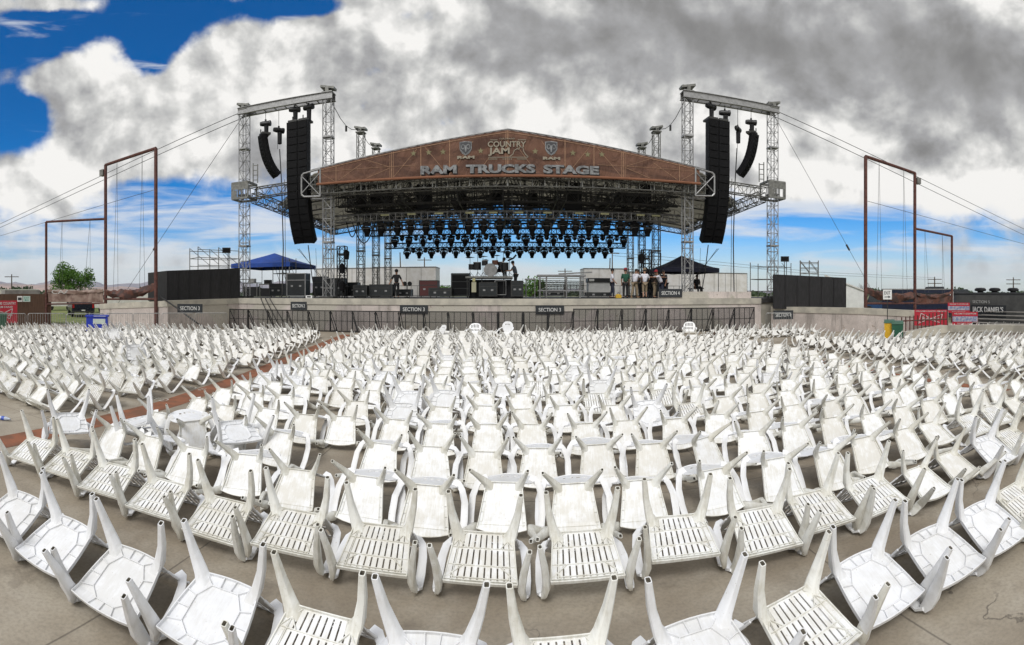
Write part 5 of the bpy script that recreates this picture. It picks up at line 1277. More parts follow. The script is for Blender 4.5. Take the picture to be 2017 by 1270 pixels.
for sx in (-1, 1):
    MB().bb(sx*.86-.08, sx*.86+.08, -.03, .06, .80, 1.12).build('tail_light', REDL, t, world=False)
    MB().bb(sx*1.08-.1, sx*1.08+.1, 3.5, 3.62, 1.15, 1.38).build('wing_mirror', BLACK, t, world=False)
    for yy in (.95, 4.6): b = MB(); b.smooth = True; b.lathe((sx*.86-.13, yy, .40), [(.05,0),(.36,.0),(.40,.04),(.40,.24),(.36,.27),(.05,.27)], 18, 'X'); b.build('wheel', BLACK, t, world=False)

# ------------------------------------------------------------------ left edge: brown fence shed, signs, banner, bins
p = gp(52, 33.2); t = thing('brown_shed', 'brown board shed at the far left behind the barriers', 'shed', (p.x, p.y, 0), -az(52)+R(8))
BRN = mat('brown_boards', (.105,.058,.036), .85, 0, .3, 2, stretch=(9,9,.6)); GRB = mat('grey_boards', (.26,.25,.23), .9, 0, .3, 3)
MB().bb(-2.3, 1.55, 0, 2.5, 0, 2.02).build('wall', BRN, t, world=False); MB().bb(-1.35, 1.0, .6, 3.2, 1.9, 2.28).build('roof', GRB, t, world=False)
b = MB(); b.bb(1.55, 1.65, -.05, 2.5, 0, 2.15); b.build('corner_post', BRN, t, world=False)
def board(body, px, py, w, h, d, plate, ink, label, name='sign', extra=None, th=.5, rz=None):
    p = gp(px, d); z = hz(py, d); t = thing(name, label, 'sign', (p.x, p.y, z-h/2), -az(px) if rz is None else rz)
    MB().bb(-w/2, w/2, 0, .03, 0, h).build('panel', plate, t, world=False)
    if body: text(body, ink, t, (0, -.006, h*(.5 if not extra else .68)), (R(90), 0, 0), width=w*.7, height=h*th, ext=.004, world=False)
    return t
GRN = mat('sign_green', (.02,.22,.16), .6)
board('1', 39, 588.5, .34, .36, 32.6, WHITEP, SIGNB, 'white sign with a black number 1 on the brown shed')
t = board('EXIT', 52.5, 588.5, .46, .36, 32.55, mat('pale_mint', (.50,.62,.56), .6), GRN, 'pale EXIT sign with green arrow beside the number 1 sign', extra=1, th=.34)
a = MB(); a.bb(-.06, .14, -.008, -.002, .085, .125); a.prism([(-.16, -.008, .105), (-.06, -.008, .165), (-.06, -.008, .045)], (0, .006, 0)); a.build('arrow', GRN, t, world=False)
REDB = mat('banner_red', (.42,.012,.03), .6, 0, .15, 3)
p = gp(10, 28.2); t = thing('beer_banner', 'red banner with white lettering on the far left barrier', 'banner', (p.x, p.y, hz(636, 28.2)), -az(10)+R(4))
MB().bb(-.95, .68, 0, .02, 0, 1.25).build('sheet', REDB, t, world=False)
text('WELCOME COUNTRY', LETTER, t, (-.13, -.006, 1.09), (R(90), 0, 0), width=1.46, height=.15, ext=.004, off=.01, world=False); text('JAM FANS!', LETTER, t, (.0, -.006, .87), (R(90), 0, 0), width=.85, height=.15, ext=.004, off=.01, world=False)
text('Budweiser', LETTER, t, (-.1, -.006, .45), (R(90), R(-8), 0), width=1.15, height=.24, ext=.004, world=False, shear=.3)
a = MB()
for q0, q1 in (((-.75,.20),(.42,.80)), ((.42,.80),(.28,.25)), ((-.75,.2),(-.7,.75)), ((-.7,.75),(-.1,.6)), ((.28,.25),(-.2,.38))): a.bar((q0[0], -.006, q0[1]), (q1[0], -.006, q1[1]), .03, .006, up=(0,1,0))
a.build('bow_tie_outline', LETTER, t, world=False); text('COORS', LETTER, t, (.4, -.006, .12), (R(90),0,0), width=.3, height=.1, ext=.003, world=False) if False else None
def bin_(px, d, w, h, dep, m, label, lidm=None, rz=None, tilt=0.0):
    p = gp(px, d); t = thing('wheelie_bin', label, 'bin', (p.x, p.y, 0), -az(px) if rz is None else rz)
    b = MB(); b.loft([[(-w*.42,-dep*.42,.06),(w*.42,-dep*.42,.06),(w*.42,dep*.42,.06),(-w*.42,dep*.42,.06)], [(-w/2,-dep/2,h*.88),(w/2,-dep/2,h*.88),(w/2,dep/2,h*.88),(-w/2,dep/2,h*.88)]]); b.build('body', m, t, world=False)
    b = MB(); b.loft([[(-w*.53,-dep*.55,h*.88),(w*.53,-dep*.55,h*.88),(w*.53,dep*.53,h*.88),(-w*.53,dep*.53,h*.88)], [(-w*.5,-dep*.5,h*.96),(w*.5,-dep*.5,h*.96),(w*.5,dep*.5,h),(-w*.5,dep*.5,h)]]); b.build('lid', lidm or m, t, world=False)
    for sx in (-1, 1): b = MB(); b.lathe((sx*w*.45-.03, dep*.35, .1), [(.01,0),(.1,0),(.1,.06),(.01,.06)], 12, 'X'); b.build('wheel', BLACK, t, world=False)
    return t
YEL = mat('bin_yellow', (.62,.36,.015), .45); GRNB = mat('bin_green', (.012,.085,.045), .45)
bin_(2, 26.5, .62, 1.05, .7, GRNB, 'green bin cut by the left picture edge below the red banner')
bin_(1752, 20.4, .42, 1.0, .5, YEL, 'yellow bin with dark lid beside the green bin', GRNB); bin_(1768, 20.3, .46, .96, .55, GRNB, 'dark green bin right of the yellow bin')
BLUP = mat('blue_plastic', (.01,.035,.38), .45)
p = gp(192, 24.2); t = thing('blue_stand', 'blue cooler stand with a white label behind the left chairs', 'cooler', (p.x, p.y, 0), -az(192)+R(-6))
MB().bb(-.5, .5, -.3, .3, .25, .95).build('body', BLUP, t, world=False); MB().bb(-.54, .54, -.34, .34, .95, 1.03).build('lid', BLUP, t, world=False); MB().bb(-.15, .42, -.345, -.34, .98, 1.0).build('lid_edge', WHITEP, t, world=False); MB().bb(-.18, .4, -.31, -.30, .62, .86).build('label_plate', mat('label_paper', (.5,.56,.5), .7), t, world=False)
for sx in (-1, 1): MB().bb(sx*.42-.05, sx*.42+.05, -.25, .25, 0, .25).build('leg', BLUP, t, world=False)

# ------------------------------------------------------------------ right edge
t = board('EXIT', 1748, 580, .36, .40, 20.9, WHITEP, SIGNB, 'white EXIT sign with arrow on a thin pole beside the yellow bin', name='exit_sign', extra=1, th=.34)
a = MB(); a.bb(-.12, .04, -.008, -.002, .09, .12); a.prism([(.13, -.008, .105), (.04, -.008, .16), (.04, -.008, .05)], (0, .006, 0)); a.build('arrow', SIGNB, t, world=False)
a = MB(); a.tube((0, .03, .1), (0, .03, -hz(580, 20.9)+.2), .02, 6); a.build('pole', DARKM, t, world=False)
def banner3(px0, px1, py0, py1, d, label, bud=False):
    w = (px1-px0)/1000*d; h = (py1-py0)/1000*d; pc = (px0+px1)/2; p = gp(pc, d); t = thing('sponsor_banner', label, 'banner', (p.x, p.y, hz(py1, d)), -az(pc))
    MB().bb(-w/2, w/2, 0, .02, 0, h).build('sheet', REDB, t, world=False)
    if bud:
        text('WELCOME COUNTRY JAM FANS!', LETTER, t, (0, -.006, h*.90), (R(90),0,0), width=w*.92, height=h*.10, ext=.004, off=.01, world=False)
        text('Budweiser', LETTER, t, (0, -.006, h*.45), (R(90),0,0), width=w*.5, height=h*.24, ext=.004, off=.005, world=False)
        a = MB()
        for q0, q1 in (((-.38,.15),(.35,.72)), ((.35,.72),(.28,.2)), ((-.30,.78),(-.05,.52)), ((-.30,.78),(-.36,.2)), ((.28,.2),(.02,.34))): a.bar((q0[0]*w, -.006, q0[1]*h), (q1[0]*w, -.006, q1[1]*h), .025, .006, up=(0,1,0))
        a.build('bow_tie_outline', LETTER, t, world=False)
    else:
        MB().bb(-w/2+.01, w/2-.01, -.006, -.001, h*.26, h*.66).build('picture_strip', mat('blue_grey_print', (.10,.16,.30), .6, 0, .5, 9, col2=(.45,.40,.42)), t, world=False)
        text('WELCOME TO COUNTRY JAM', LETTER, t, (0, -.006, h*.84), (R(90),0,0), width=w*.86, height=h*.15, ext=.004, off=.01, world=False)
        text('COORS LIGHT', LETTER, t, (0, -.01, h*.46), (R(90),0,0), width=w*.7, height=h*.16, ext=.004, world=False) if False else None
        text('RACE TO GOLD', LETTER, t, (0, -.006, h*.12), (R(90),0,0), width=w*.6, height=h*.1, ext=.004, world=False)
    return t
banner3(1801, 1866, 610, 641, 25.2, 'big red banner welcoming country jam fans on the right wall', True)
banner3(1867, 1910, 596, 616, 26.2, 'upper small red and blue sponsor banner left of the white script sign')
banner3(1876, 1926, 614, 640, 24.9, 'lower red and blue sponsor banner beside the big red one')
# ramp rail with brown posts
t = thing('ramp_railing', 'brown railing climbing behind the green bin to the right', 'railing', (*gp(1775, 22)[:2], 0))
a = MB()
A_, B_ = gp(1776, 21.6), gp(1866, 23.6)
for i in range(13):
    p = A_.lerp(B_, i/12); z0 = hz(658-i*1.3, dist(p)); a.tube((p.x, p.y, z0-.1), (p.x, p.y, z0+.72), .028, 5)
a.tube((A_.x, A_.y, hz(632, 21.6)), (B_.x, B_.y, hz(628, 23.6)), .035, 6); a.build('posts', REDST, t)
w_ = [(gp(1783, 21.4)), gp(1866, 22.9), gp(1960, 22.0), gp(2060, 21.0)]
wing('ramp_wall', [(w_[0].x, w_[0].y, .42), (w_[1].x, w_[1].y, .62), (w_[2].x, w_[2].y, .70), (w_[3].x, w_[3].y, .72)], 'low grey concrete ramp wall marked SECTION 5 at the right edge')
WO = mat('worn_grey_letters', (.50,.50,.47), .9)
p = gp(1938, 21.85); t5 = thing('wall_lettering', 'pale worn SECTION 5 lettering on the low concrete wall at right', 'lettering', (p.x, p.y, 0), R(-70)); text('SECTION 5', WO, t5, (p.x-.02, p.y-.03, .40), (R(90), 0, R(-48)), width=.66, height=.15, ext=.004)
DGW = mat('dark_grey_fence', (.10,.10,.095), .85, 0, .3, 1.5)
a0, a1 = gp(1884, 27.5), gp(2060, 24.5); n_ = (a1-a0).cross(Vector((0,0,1))).normalized(); rzw = math.atan2(a1.y-a0.y, a1.x-a0.x)
t = thing('grey_board_wall', 'dark grey board wall with faint SECTION 5 lettering behind the white script sign', 'wall', (a0.x, a0.y, 0), rzw); Lw = (a1-a0).length
MB().bb(0, Lw, 0, .12, 0, 1.95).build('wall', DGW, t, world=False); text('SECTION 5', WO, t, (Lw*.30, -.008, 1.62), (R(90), 0, 0), width=1.1, height=.15, ext=.004, world=False)
p = gp(1945, 25.6); t = thing('script_sign', 'dark sign with white serif lettering JACK DANIELS at the right edge', 'sign', (p.x, p.y, hz(625, 25.6)), rzw)
MB().bb(-1.05, 1.1, 0, .03, 0, .62).build('panel', SIGNB, t, world=False)
text("JACK DANIEL'S", WHITEP, t, (0, -.006, .36), (R(90), 0, 0), width=1.9, height=.36, ext=.004, off=.012, world=False); MB().bb(-.6, .8, -.008, -.001, .10, .12).build('underline', LETTER, t, world=False)
t = thing('bench_rails', 'pale horizontal bleacher rails below the white script sign', 'bleacher', (*gp(1925, 24.6)[:2], 0), rzw)
a = MB()
for k in range(4): a.bb(-.3, 4.2, k*.35, k*.35+.22, .62+.17*k, .66+.17*k)
a.build('seat_board', mat('grey_plank', (.33,.31,.28), .9, 0, .3, 4), t, world=False)
for k in range(4): MB().bb(-.3+k*1.4, -.24+k*1.4, 0, 1.3, 0, .62).build('support', DARKM, t, world=False)
# dark bus, cars and long dark building beyond the right wall
BUSB = mat('bus_navy', (.012,.018,.045), .3, .1, .3, 3); 
p = gp(1810, 40); t = thing('tour_bus', 'dark navy tour bus with silver roof line behind the right banners', 'bus', (p.x, p.y, 0), -az(1810))
MB().bb(-2.9, 2.7, 0, 2.6, .4, 2.35).build('body', BUSB, t, world=False); MB().bb(-2.9, 2.75, -.03, 2.62, 2.35, 2.43).build('roof_edge', ALU, t, world=False); MB().bb(2.45, 2.72, -.02, 0, .6, 2.2).build('corner_panel', WHITEP, t, world=False); MB().bb(-2.6, 2.3, -.015, 0, 1.5, 2.1).build('window_band', GLASS, t, world=False)
for xx in (-1.8, 1.6): b = MB(); b.lathe((xx, -.02, .45), [(.05,0),(.45,0),(.45,.3),(.05,.3)], 16, 'Y'); b.build('wheel', BLACK, t, world=False)
p = gp(1945, 44); t = thing('dark_building', 'long low dark building with rounded roof vents at the right edge', 'building', (p.x, p.y, 0), -az(1945)+R(4))
DB = mat('dark_cladding', (.045,.047,.055), .7, 0, .3, .8)
MB().bb(-5.0, 6.5, 0, 6, 0, 2.05).build('wall', DB, t, world=False); MB().bb(-5.1, 6.6, -.1, 6.1, 2.05, 2.15).build('roof', DB, t, world=False)
for px in (1932, 1961, 1998): xx = (px-1945)/1000*44; b = MB(); b.smooth = True; b.lathe((xx, .8, 2.15), [(.25,0),(.28,.1),(.5,.12),(.52,.28),(.38,.40),(.05,.42)], 14); b.build('roof_vent', BLACK, t, world=False)
def car(px, d, w, label, m, h=1.5, rz=0.0):
    p = gp(px, d); t = thing('parked_car', label, 'car', (p.x, p.y, 0), -az(px)+rz); hw = w/2
    b = MB(); b.smooth = True; prof = [(-hw, .35), (-hw, .8), (-hw*.9, .95), (hw*.92, .95), (hw, .75), (hw, .35)]
    b.prism([(x, 0, z) for x, z in prof], (0, 1.75, 0)); b.build('body', m, t, world=False)
    b = MB(); b.prism([(-hw*.8, .12, .95), (-hw*.55, .2, h-.05), (-hw*.4, .22, h), (hw*.3, .22, h), (hw*.7, .12, .95)], (0, 1.5, 0)); b.build('cabin', GLASS, t, world=False)
    for xx in (-hw*.62, hw*.62): b = MB(); b.lathe((xx, -.03, .33), [(.05,0),(.33,0),(.33,.2),(.05,.2)], 14, 'Y'); b.build('wheel', BLACK, t, world=False)
DC = mat('dark_car_paint', (.015,.016,.02), .25, .3)
car(1846, 62, 5.2, 'dark car parked behind the tour bus, largest of the dark cars', DC, 2.9); car(1782, 60, 4.2, 'dark car just left of the middle red post', DC, 2.5); car(1896, 64, 4.4, 'dark car right of the tall right red post', DC, 2.6); car(1731, 58, 3.6, 'dark vehicle between the white building and the EXIT sign', mat('car_blue', (.02,.06,.16), .3, .2), 2.1)

# ------------------------------------------------------------------ far things: poles, trees, hills
WOODP = mat('weathered_pole', (.09,.07,.055), .9)
def pole(px, py, d, label, arms=2, lean=0.0):
    p = gp(px, d); h = hz(py, d); t = thing('utility_pole', label, 'utility pole', (p.x, p.y, 0), -az(px))
    a = MB(); a.tube((0,0,0), (lean*h, 0, h), .16*d/100, 8, .10*d/100); a.build('post', WOODP, t, world=False)
    for k in range(arms): b = MB(); z = h-.5*d/100-k*.8*d/100; b.bar((-1.4*d/100, 0, z), (1.4*d/100, 0, z), .14*d/100); b.build('crossarm', WOODP, t, world=False)
    return t
pole(1841, 545, 160, 'utility pole with two crossarms behind the right red frame'); pole(1996, 546, 150, 'utility pole with crossarms at the right edge'); pole(1113, 529, 170, 'utility pole seen over the long silver table', 2)
pole(1206, 494, 95, 'tall utility pole behind the stage right of the lights', 1); pole(1199, 508, 96, 'leaning pole beside the tall utility pole behind the stage', 0, .03); pole(791, 497, 90, 'leaning wooden pole over the left white trailers', 0, -.03); pole(836, 507, 110, 'thin pole with small lamps over the left white trailers', 1); pole(23, 540, 130, 'thin mast at the far left horizon', 1)
a = MB()
for z_ in (0, -.6): 
    pa, pb = gp(1206, 95), gp(1841, 160); a.path([(pa.x, pa.y, hz(497, 95)+z_), ((pa.x+pb.x)/2, (pa.y+pb.y)/2, 7.2+z_), (pb.x, pb.y, hz(547, 160)+z_)], .03, 4)
tag(a.build('power_lines', WIRE), 'thin power lines running right from the tall utility pole', 'power line')
def leaf_mat(name, c1, c2):
    m = bpy.data.materials.new(name); m.use_nodes = True; nt = m.node_tree; nt.nodes.clear()
    P = N(nt, 'ShaderNodeNewGeometry').outputs['Position']
    c = mixc(nt, sstep(nt, noise(nt, P, .8, 4), .35, .65), c1, c2)
    d1 = N(nt, 'ShaderNodeBsdfPrincipled', inp={'Base Color': c, 'Roughness': .6}); tr = N(nt, 'ShaderNodeBsdfTranslucent', inp={0: c})
    N(nt, 'ShaderNodeOutputMaterial', inp={0: N(nt, 'ShaderNodeMixShader', inp={0: .3, 1: d1.outputs[0], 2: tr.outputs[0]}).outputs[0]}); return m
LEAF = leaf_mat('cottonwood_leaf', (.05,.125,.015), (.11,.22,.03)); LEAF2 = leaf_mat('dark_leaf', (.03,.055,.02), (.05,.085,.03)); BARK = mat('bark', (.10,.08,.06), .9)
def tree(px, d, w, h, trunk, label, leaf=LEAF, n=5200, seed=1, ls=.14, group=None, bare=False):
    rr = random.Random(seed); p = gp(px, d); t = thing('tree', label, 'tree', (p.x, p.y, 0), 0, group)
    tb = MB(); tb.smooth = True; tb.tube((0,0,0), (0,0,trunk), .05*w, 8, .035*w); cl = []
    for k in range(13 if not bare else 26):
        an = rr.uniform(0, 6.28); el = rr.uniform(.35, 1.25); L = rr.uniform(.35, .55)*w*(.7+.5*math.sin(el)); 
        tip = Vector((math.cos(an)*math.cos(el)*L, math.sin(an)*math.cos(el)*L, trunk*.9+math.sin(el)*L*1.2*(h-trunk)/w)); tb.tube((0,0,trunk*.85), tip, .018*w, 5, .004*w); cl.append((tip, w*rr.uniform(.15, .24)))
        if bare:
            for q in range(4): t2 = tip+Vector((rr.uniform(-.1,.1)*w, rr.uniform(-.1,.1)*w, rr.uniform(0,.12)*w)); tb.tube(tip*.7+Vector((0,0,trunk*.25)), t2, .006*w, 3, .002*w)
    tb.build('trunk', BARK, t, world=False)
    if bare: return t
    for k in range(9): cl.append((Vector((rr.uniform(-.38,.38)*w, rr.uniform(-.38,.38)*w, trunk+(h-trunk)*rr.uniform(.02,.55))), w*rr.uniform(.13,.2)))
    c = MB()
    for i in range(n):
        cc, r_ = rr.choice(cl); v = Vector((rr.gauss(0,1), rr.gauss(0,1), rr.gauss(0,1))).normalized()*r_*(rr.random()**.45); v.z *= 1.05
        q = cc+v; s_ = ls*rr.uniform(.6,1.3); e1 = Vector((rr.gauss(0,1), rr.gauss(0,1), rr.gauss(0,1))).normalized()*s_; e2 = e1.cross(Vector((rr.gauss(0,1), rr.gauss(0,1), rr.gauss(0,1)))).normalized()*s_*.6
        c.add([q-e1, q+e2, q+e1, q-e2], [(0,1,2,3)])
    me = bpy.data.meshes.new('crown'); me.from_pydata(c.v, [], c.f); me.materials.append(leaf); o = bpy.data.objects.new('crown', me); COL.objects.link(o); o.parent = t
    return t
tree(141, 70, 5.2, 7.4, 2.3, 'rounded bright green tree behind the left red frame', seed=3)
tree(1050, 120, 6.5, 6.6, 2.0, 'green tree seen over the small silver table', seed=5, ls=.3, n=1400); tree(872, 130, 5, 4.6, 1.2, 'small green tree right of the left white trailers', seed=6, ls=.3, n=900); tree(318, 110, 9, 3.4, .6, 'low dark green bush seen right of the left red frame', LEAF2, 1600, 8, .35)
tree(296, 120, 7, 3.6, .8, 'low dark green bush between the left red posts', LEAF2, 1400, 9, .35); tree(1702, 60, 2.6, 4.3, 1.6, 'thin bare tree beside the nearest right red post', bare=True, seed=12); tree(40, 150, 9, 4.2, 1.0, 'dark green tree low on the far left horizon', LEAF2, 1400, 14, .4); tree(8, 160, 8, 3.8, 1.0, 'dark green tree at the left picture edge', LEAF2, 1400, 15, .4)
far = MB(); rr = random.Random(77)
for i in range(9000):
    pxx = rr.uniform(-60, 2080); dd = rr.uniform(380, 520); q = gp(pxx, dd); hh = (1.5+3.5*abs(math.sin(pxx*.021)+.5*math.sin(pxx*.057+1)))
    if q.y < 30: continue
    z = rr.uniform(0, hh); s_ = rr.uniform(.7, 1.8); e1 = Vector((rr.gauss(0,1), rr.gauss(0,1), rr.gauss(0,.6))).normalized()*s_; e2 = Vector((0,0,1)).cross(e1).normalized()*s_*.3+Vector((0,0,s_*.8)); v = Vector((q.x, q.y, z)); far.add([v-e1, v-e2, v+e1, v+e2], [(0,1,2,3)])
me = bpy.data.meshes.new('far_trees'); me.from_pydata(far.v, [], far.f); me.materials.append(LEAF2); o = bpy.data.objects.new('treeline', me); COL.objects.link(o); tag(o, 'distant dark green tree line along the horizon', 'trees', kind='stuff')
def ridge(name, px0, px1, d, h0, h1, seed, col, col2, step=8):
    from mathutils import noise as mn
    secs = []; m = mat(name+'_rock', col, .95, 0, .3, .004, col2=col2, detail=8, stretch=(1,1,4)); vs = []; cols = int((px1-px0)/step)
    for i in range(cols+1):
        px = px0+i*step; f_ = i/cols; env = math.sin(math.pi*min(1, max(0, f_)))**.5
        for j in range(7):
            dd = d*(1+.05*j); g = j/6; q = gp(px, dd); hz_ = (h0+h1*(mn.fractal(Vector((px*.013+seed, seed, 0)), 1.0, 2.0, 5)))*env
            z = hz_*(math.sin(g*math.pi/2)**.8)*(1+.3*mn.noise(Vector((px*.09, g*3, seed)))*(1-g)); vs.append((q.x, q.y, z-1))
    a = MB(); a.add(vs, [(i*7+j, (i+1)*7+j, (i+1)*7+j+1, i*7+j+1) for i in range(cols) for j in range(6)]); a.smooth = True
    o = a.build(name, m); tag(o, kind='structure')
ridge('hills', -500, 420, 4200, 95, 40, 3.1, (.44,.32,.27), (.26,.21,.20))
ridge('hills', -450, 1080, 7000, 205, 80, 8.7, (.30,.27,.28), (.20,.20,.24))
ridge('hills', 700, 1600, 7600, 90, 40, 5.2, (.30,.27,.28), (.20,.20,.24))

# ------------------------------------------------------------------ litter in the aisle
CLR = mat('clear_bottle_plastic', (.45,.50,.58), .15, 0, .2, 20); BLB = mat('bottle_label', (.05,.10,.45), .5)
p = gp(9, 8.2); t = thing('water_bottle', 'empty water bottle lying in the aisle at the left picture edge', 'bottle', (p.x, p.y, .035), R(25))
b = MB(); b.smooth = True; b.lathe((0,0,0), [(.01,-.11),(.032,-.10),(.033,.04),(.014,.09),(.014,.11),(.005,.112)], 14, 'X'); b.build('bottle_body', CLR, t, world=False)
b = MB(); b.smooth = True; b.lathe((0,0,0), [(.0335,-.05),(.034,-.045),(.034,.0),(.0335,.005)], 14, 'X'); b.build('paper_label', BLB, t, world=False)
rl2 = random.Random(4); CUPM = mat('paper_cup', (.55,.54,.50), .7)
for i, (x, y, lab) in enumerate(((-6.6, 6.3, 'small crushed pale cup in the left aisle'), (3.9, 2.0, 'tiny scrap of pale paper on the bare concrete at lower right'))):
    t = thing('litter_scrap', lab, 'litter', (x, y, .01), rl2.uniform(0, 3)); b = MB()
    if i == 0: b.smooth = True; b.lathe((0,0,.03), [(.02,-.05),(.028,-.045),(.036,.05),(.030,.05)], 12, 'X')
    else: b.prism([(-.03,-.01,.0),(.0,-.022,.008),(.03,.0,.002),(.01,.02,.012),(-.02,.015,.0)], (0,0,.004))
    b.build('scrap_body', CUPM, t, world=False)

# ------------------------------------------------------------------ people
SKIN = mat('skin', (.42,.24,.16), .6); SKIND = mat('tanned_skin', (.30,.16,.10), .6); HAIR = mat('dark_hair', (.02,.015,.012), .8)
def skinned(name, V, E, Rr, m, parent, sub=1, root=0):
    me = bpy.data.meshes.new(name); me.from_pydata([Vector(v) for v in V], E, []); o = bpy.data.objects.new(name, me); COL.objects.link(o)
    md = o.modifiers.new('skin', 'SKIN'); md.use_smooth_shade = True
    if not me.skin_vertices: 
        bm = bmesh.new(); bm.from_mesh(me); bm.verts.layers.skin.verify(); bm.to_mesh(me); bm.free()
    for i, sv in enumerate(me.skin_vertices[0].data): sv.radius = (Rr[i], Rr[i]) if not isinstance(Rr[i], tuple) else Rr[i]; sv.use_root = (i == root)
    s = o.modifiers.new('sub', 'SUBSURF'); s.levels = sub; s.render_levels = sub
    dg = bpy.context.evaluated_depsgraph_get(); dg.update(); nm = bpy.data.meshes.new_from_object(o.evaluated_get(dg)); o.modifiers.clear(); o.data = nm
    nm.materials.clear(); nm.materials.append(m); nm.polygons.foreach_set('use_smooth', [True]*len(nm.polygons))
    if parent is not None: o.parent = parent
    return o
def person(px, Y, label, shirt, trousers, pose, rz=0.0, hat=None, skin=SKIN, z=DK, h=1.76, sleeve=.45, group=None):
    """pose: dict with lean (radians forward), arms [(shoulder->elbow vec), (elbow->wrist vec)] x2, stride"""
    x = XY(px, Y); t = thing('person', label, 'person', (x, Y, z), rz, group); s = h/1.76
    ln = pose.get('lean', 0); stv = pose.get('stride', .0); sit = pose.get('sit', 0)
    hipz = .92*s if not sit else .50*s; up = Vector((0, -math.sin(ln), math.cos(ln)))      # faces local -Y
    hip = Vector((0, 0, hipz)); wst = hip+up*.16*s; ch = hip+up*.36*s; nk = hip+up*.54*s; hd = nk+(up*.6+Vector((0,-.05+pose.get('nod', 0)*-.3,.4))).normalized()*.17*s
    V = [hip, wst, ch, nk, hd, hd+up*.09*s]; E = [(0,1),(1,2),(2,3),(3,4),(4,5)]; Rr = [.13*s,.125*s,.145*s,.055*s,.088*s,.07*s]; Rr = [r*.72 if i < 3 else r for i, r in enumerate(Rr)]
    arms = pose.get('arms', [((-.06,-.02,-.28),(.02,-.08,-.24)), ((.06,-.02,-.28),(-.02,-.08,-.24))]); AV = []
    for k, sx in enumerate((-1, 1)):
        sh = nk-up*.07*s+Vector((sx*.175*s, 0, 0)); a1 = sh+Vector(arms[k][0])*s; a2 = a1+Vector(arms[k][1])*s; hnd = a2+Vector(arms[k][1]).normalized()*.07*s
        b0 = len(V); V += [sh, a1, a2, hnd]; Rr += [.058*s, .045*s, .03*s, .036*s]; E += [(2, b0), (b0, b0+1), (b0+1, b0+2), (b0+2, b0+3)]; AV.append((sh, a1, a2, hnd))
        for f_ in range(4):                         # four fingers and a thumb
            dv = Vector(arms[k][1]).normalized(); sd = Vector((1,0,0)); q = hnd+sd*(.024*(f_-1.5))*s+dv*(.075+.01*(f_ in (1,2)))*s; V.append(q); Rr.append(.009*s); E.append((b0+3, len(V)-1))
        V.append(hnd+Vector((-sx*.05, -.02, -.01))*s); Rr.append(.011*s); E.append((b0+3, len(V)-1))
    LV = []
    for k, sx in enumerate((-1, 1)):
        hj = hip+Vector((sx*.09*s, 0, -.06*s)); dy = -stv*(1 if k == 0 else -1)
        if sit: kn = hj+Vector((sx*.04, -.42*s, .02)); an = kn+Vector((0, -.03, -.44*s))
        else: kn = Vector((sx*.105*s, dy*.45-.03, .49*s)); an = Vector((sx*.11*s, dy*.95+.03, .085*s))
        ft = an+Vector((sx*.02, -.15*s, -.045*s)); b0 = len(V); V += [hj, kn, an, ft]; Rr += [.088*s, .06*s, .042*s, .034*s]; E += [(0, b0), (b0, b0+1), (b0+1, b0+2), (b0+2, b0+3)]; LV.append((hj, kn, an, ft))
    skinned('body', V, E, Rr, skin, t)
    # shirt
    SV = [hip-up*.02*s, wst, ch, nk-up*.06*s]; SE = [(0,1),(1,2),(2,3)]; SR = [.150*s, .148*s, .165*s, .095*s]
    for sh, a1, a2, hnd in AV: b0 = len(SV); SV += [sh, sh.lerp(a1, .5+sleeve)] if sleeve < .6 else [sh, a1, a1.lerp(a2, .8)]; SR += [.082*s, .068*s] if sleeve < .6 else [.075*s, .058*s, .046*s]; SE += [(2, b0), (b0, b0+1)]+([(b0+1, b0+2)] if sleeve >= .6 else [])
    skinned('shirt', SV, SE, SR, shirt, t)
    TV = [hip+up*.03*s]; TR = [.142*s]; TE = []
    for hj, kn, an, ft in LV: b0 = len(TV); TV += [hj, kn, an.lerp(kn, pose.get('shorts', .02))]; TR += [.105*s, .08*s, .062*s]; TE += [(0, b0), (b0, b0+1), (b0+1, b0+2)]
    skinned('trousers', TV, TE, TR, trousers, t)
    for hj, kn, an, ft in LV: skinned('shoe', [an+Vector((0,.05,-.05*s)), an+Vector((0,-.05*s,-.045*s)), ft+Vector((0,-.03,0))], [(0,1),(1,2)], [.042*s,.046*s,.038*s], pose.get('shoes', BLACK), t)
    hp = hd+up*.04*s
    if hat is not None:
        b = MB(); b.smooth = True; b.lathe((hp.x, hp.y, hp.z), [(.105*s,0),(.108*s,.05*s),(.09*s,.11*s),(.04*s,.14*s),(.005,.145*s)], 14)
        if pose.get('brim'): b.lathe((hp.x, hp.y, hp.z+.01), [(.02,0),(.20*s,.0),(.20*s,.012),(.02,.02)], 16)
        else: b.prism([(-.08*s, hp.y-.07, hp.z+.01), (.08*s, hp.y-.07, hp.z+.01), (.06*s, hp.y-.19, hp.z), (-.06*s, hp.y-.19, hp.z)], (0, 0, .015))
        b.build('hat', hat, t, world=False)
    b = MB(); b.smooth = True; b.lathe((hp.x, hp.y+.015, hp.z-.03*s), [(.09*s,-.02*s),(.10*s,.03*s),(.085*s,.09*s),(.03*s,.115*s),(.005,.12*s)], 12); b.build('hair', HAIR, t, world=False)
    f = MB(); fy = hd.y-.088*s
    f.box((hd.x, fy-.012, hd.z-.005), (.022*s, .03*s, .04*s)); n_ = f.build('nose', skin, t, world=False)
    for sx in (-1, 1): e = MB(); e.box((hd.x+sx*.032*s, fy+.006, hd.z+.018*s), (.022*s, .012, .010*s)); e.build('eye', HAIR, t, world=False); e = MB(); e.box((hd.x+sx*.092*s, hd.y, hd.z), (.018*s, .03*s, .05*s)); e.build('ear', skin, t, world=False)
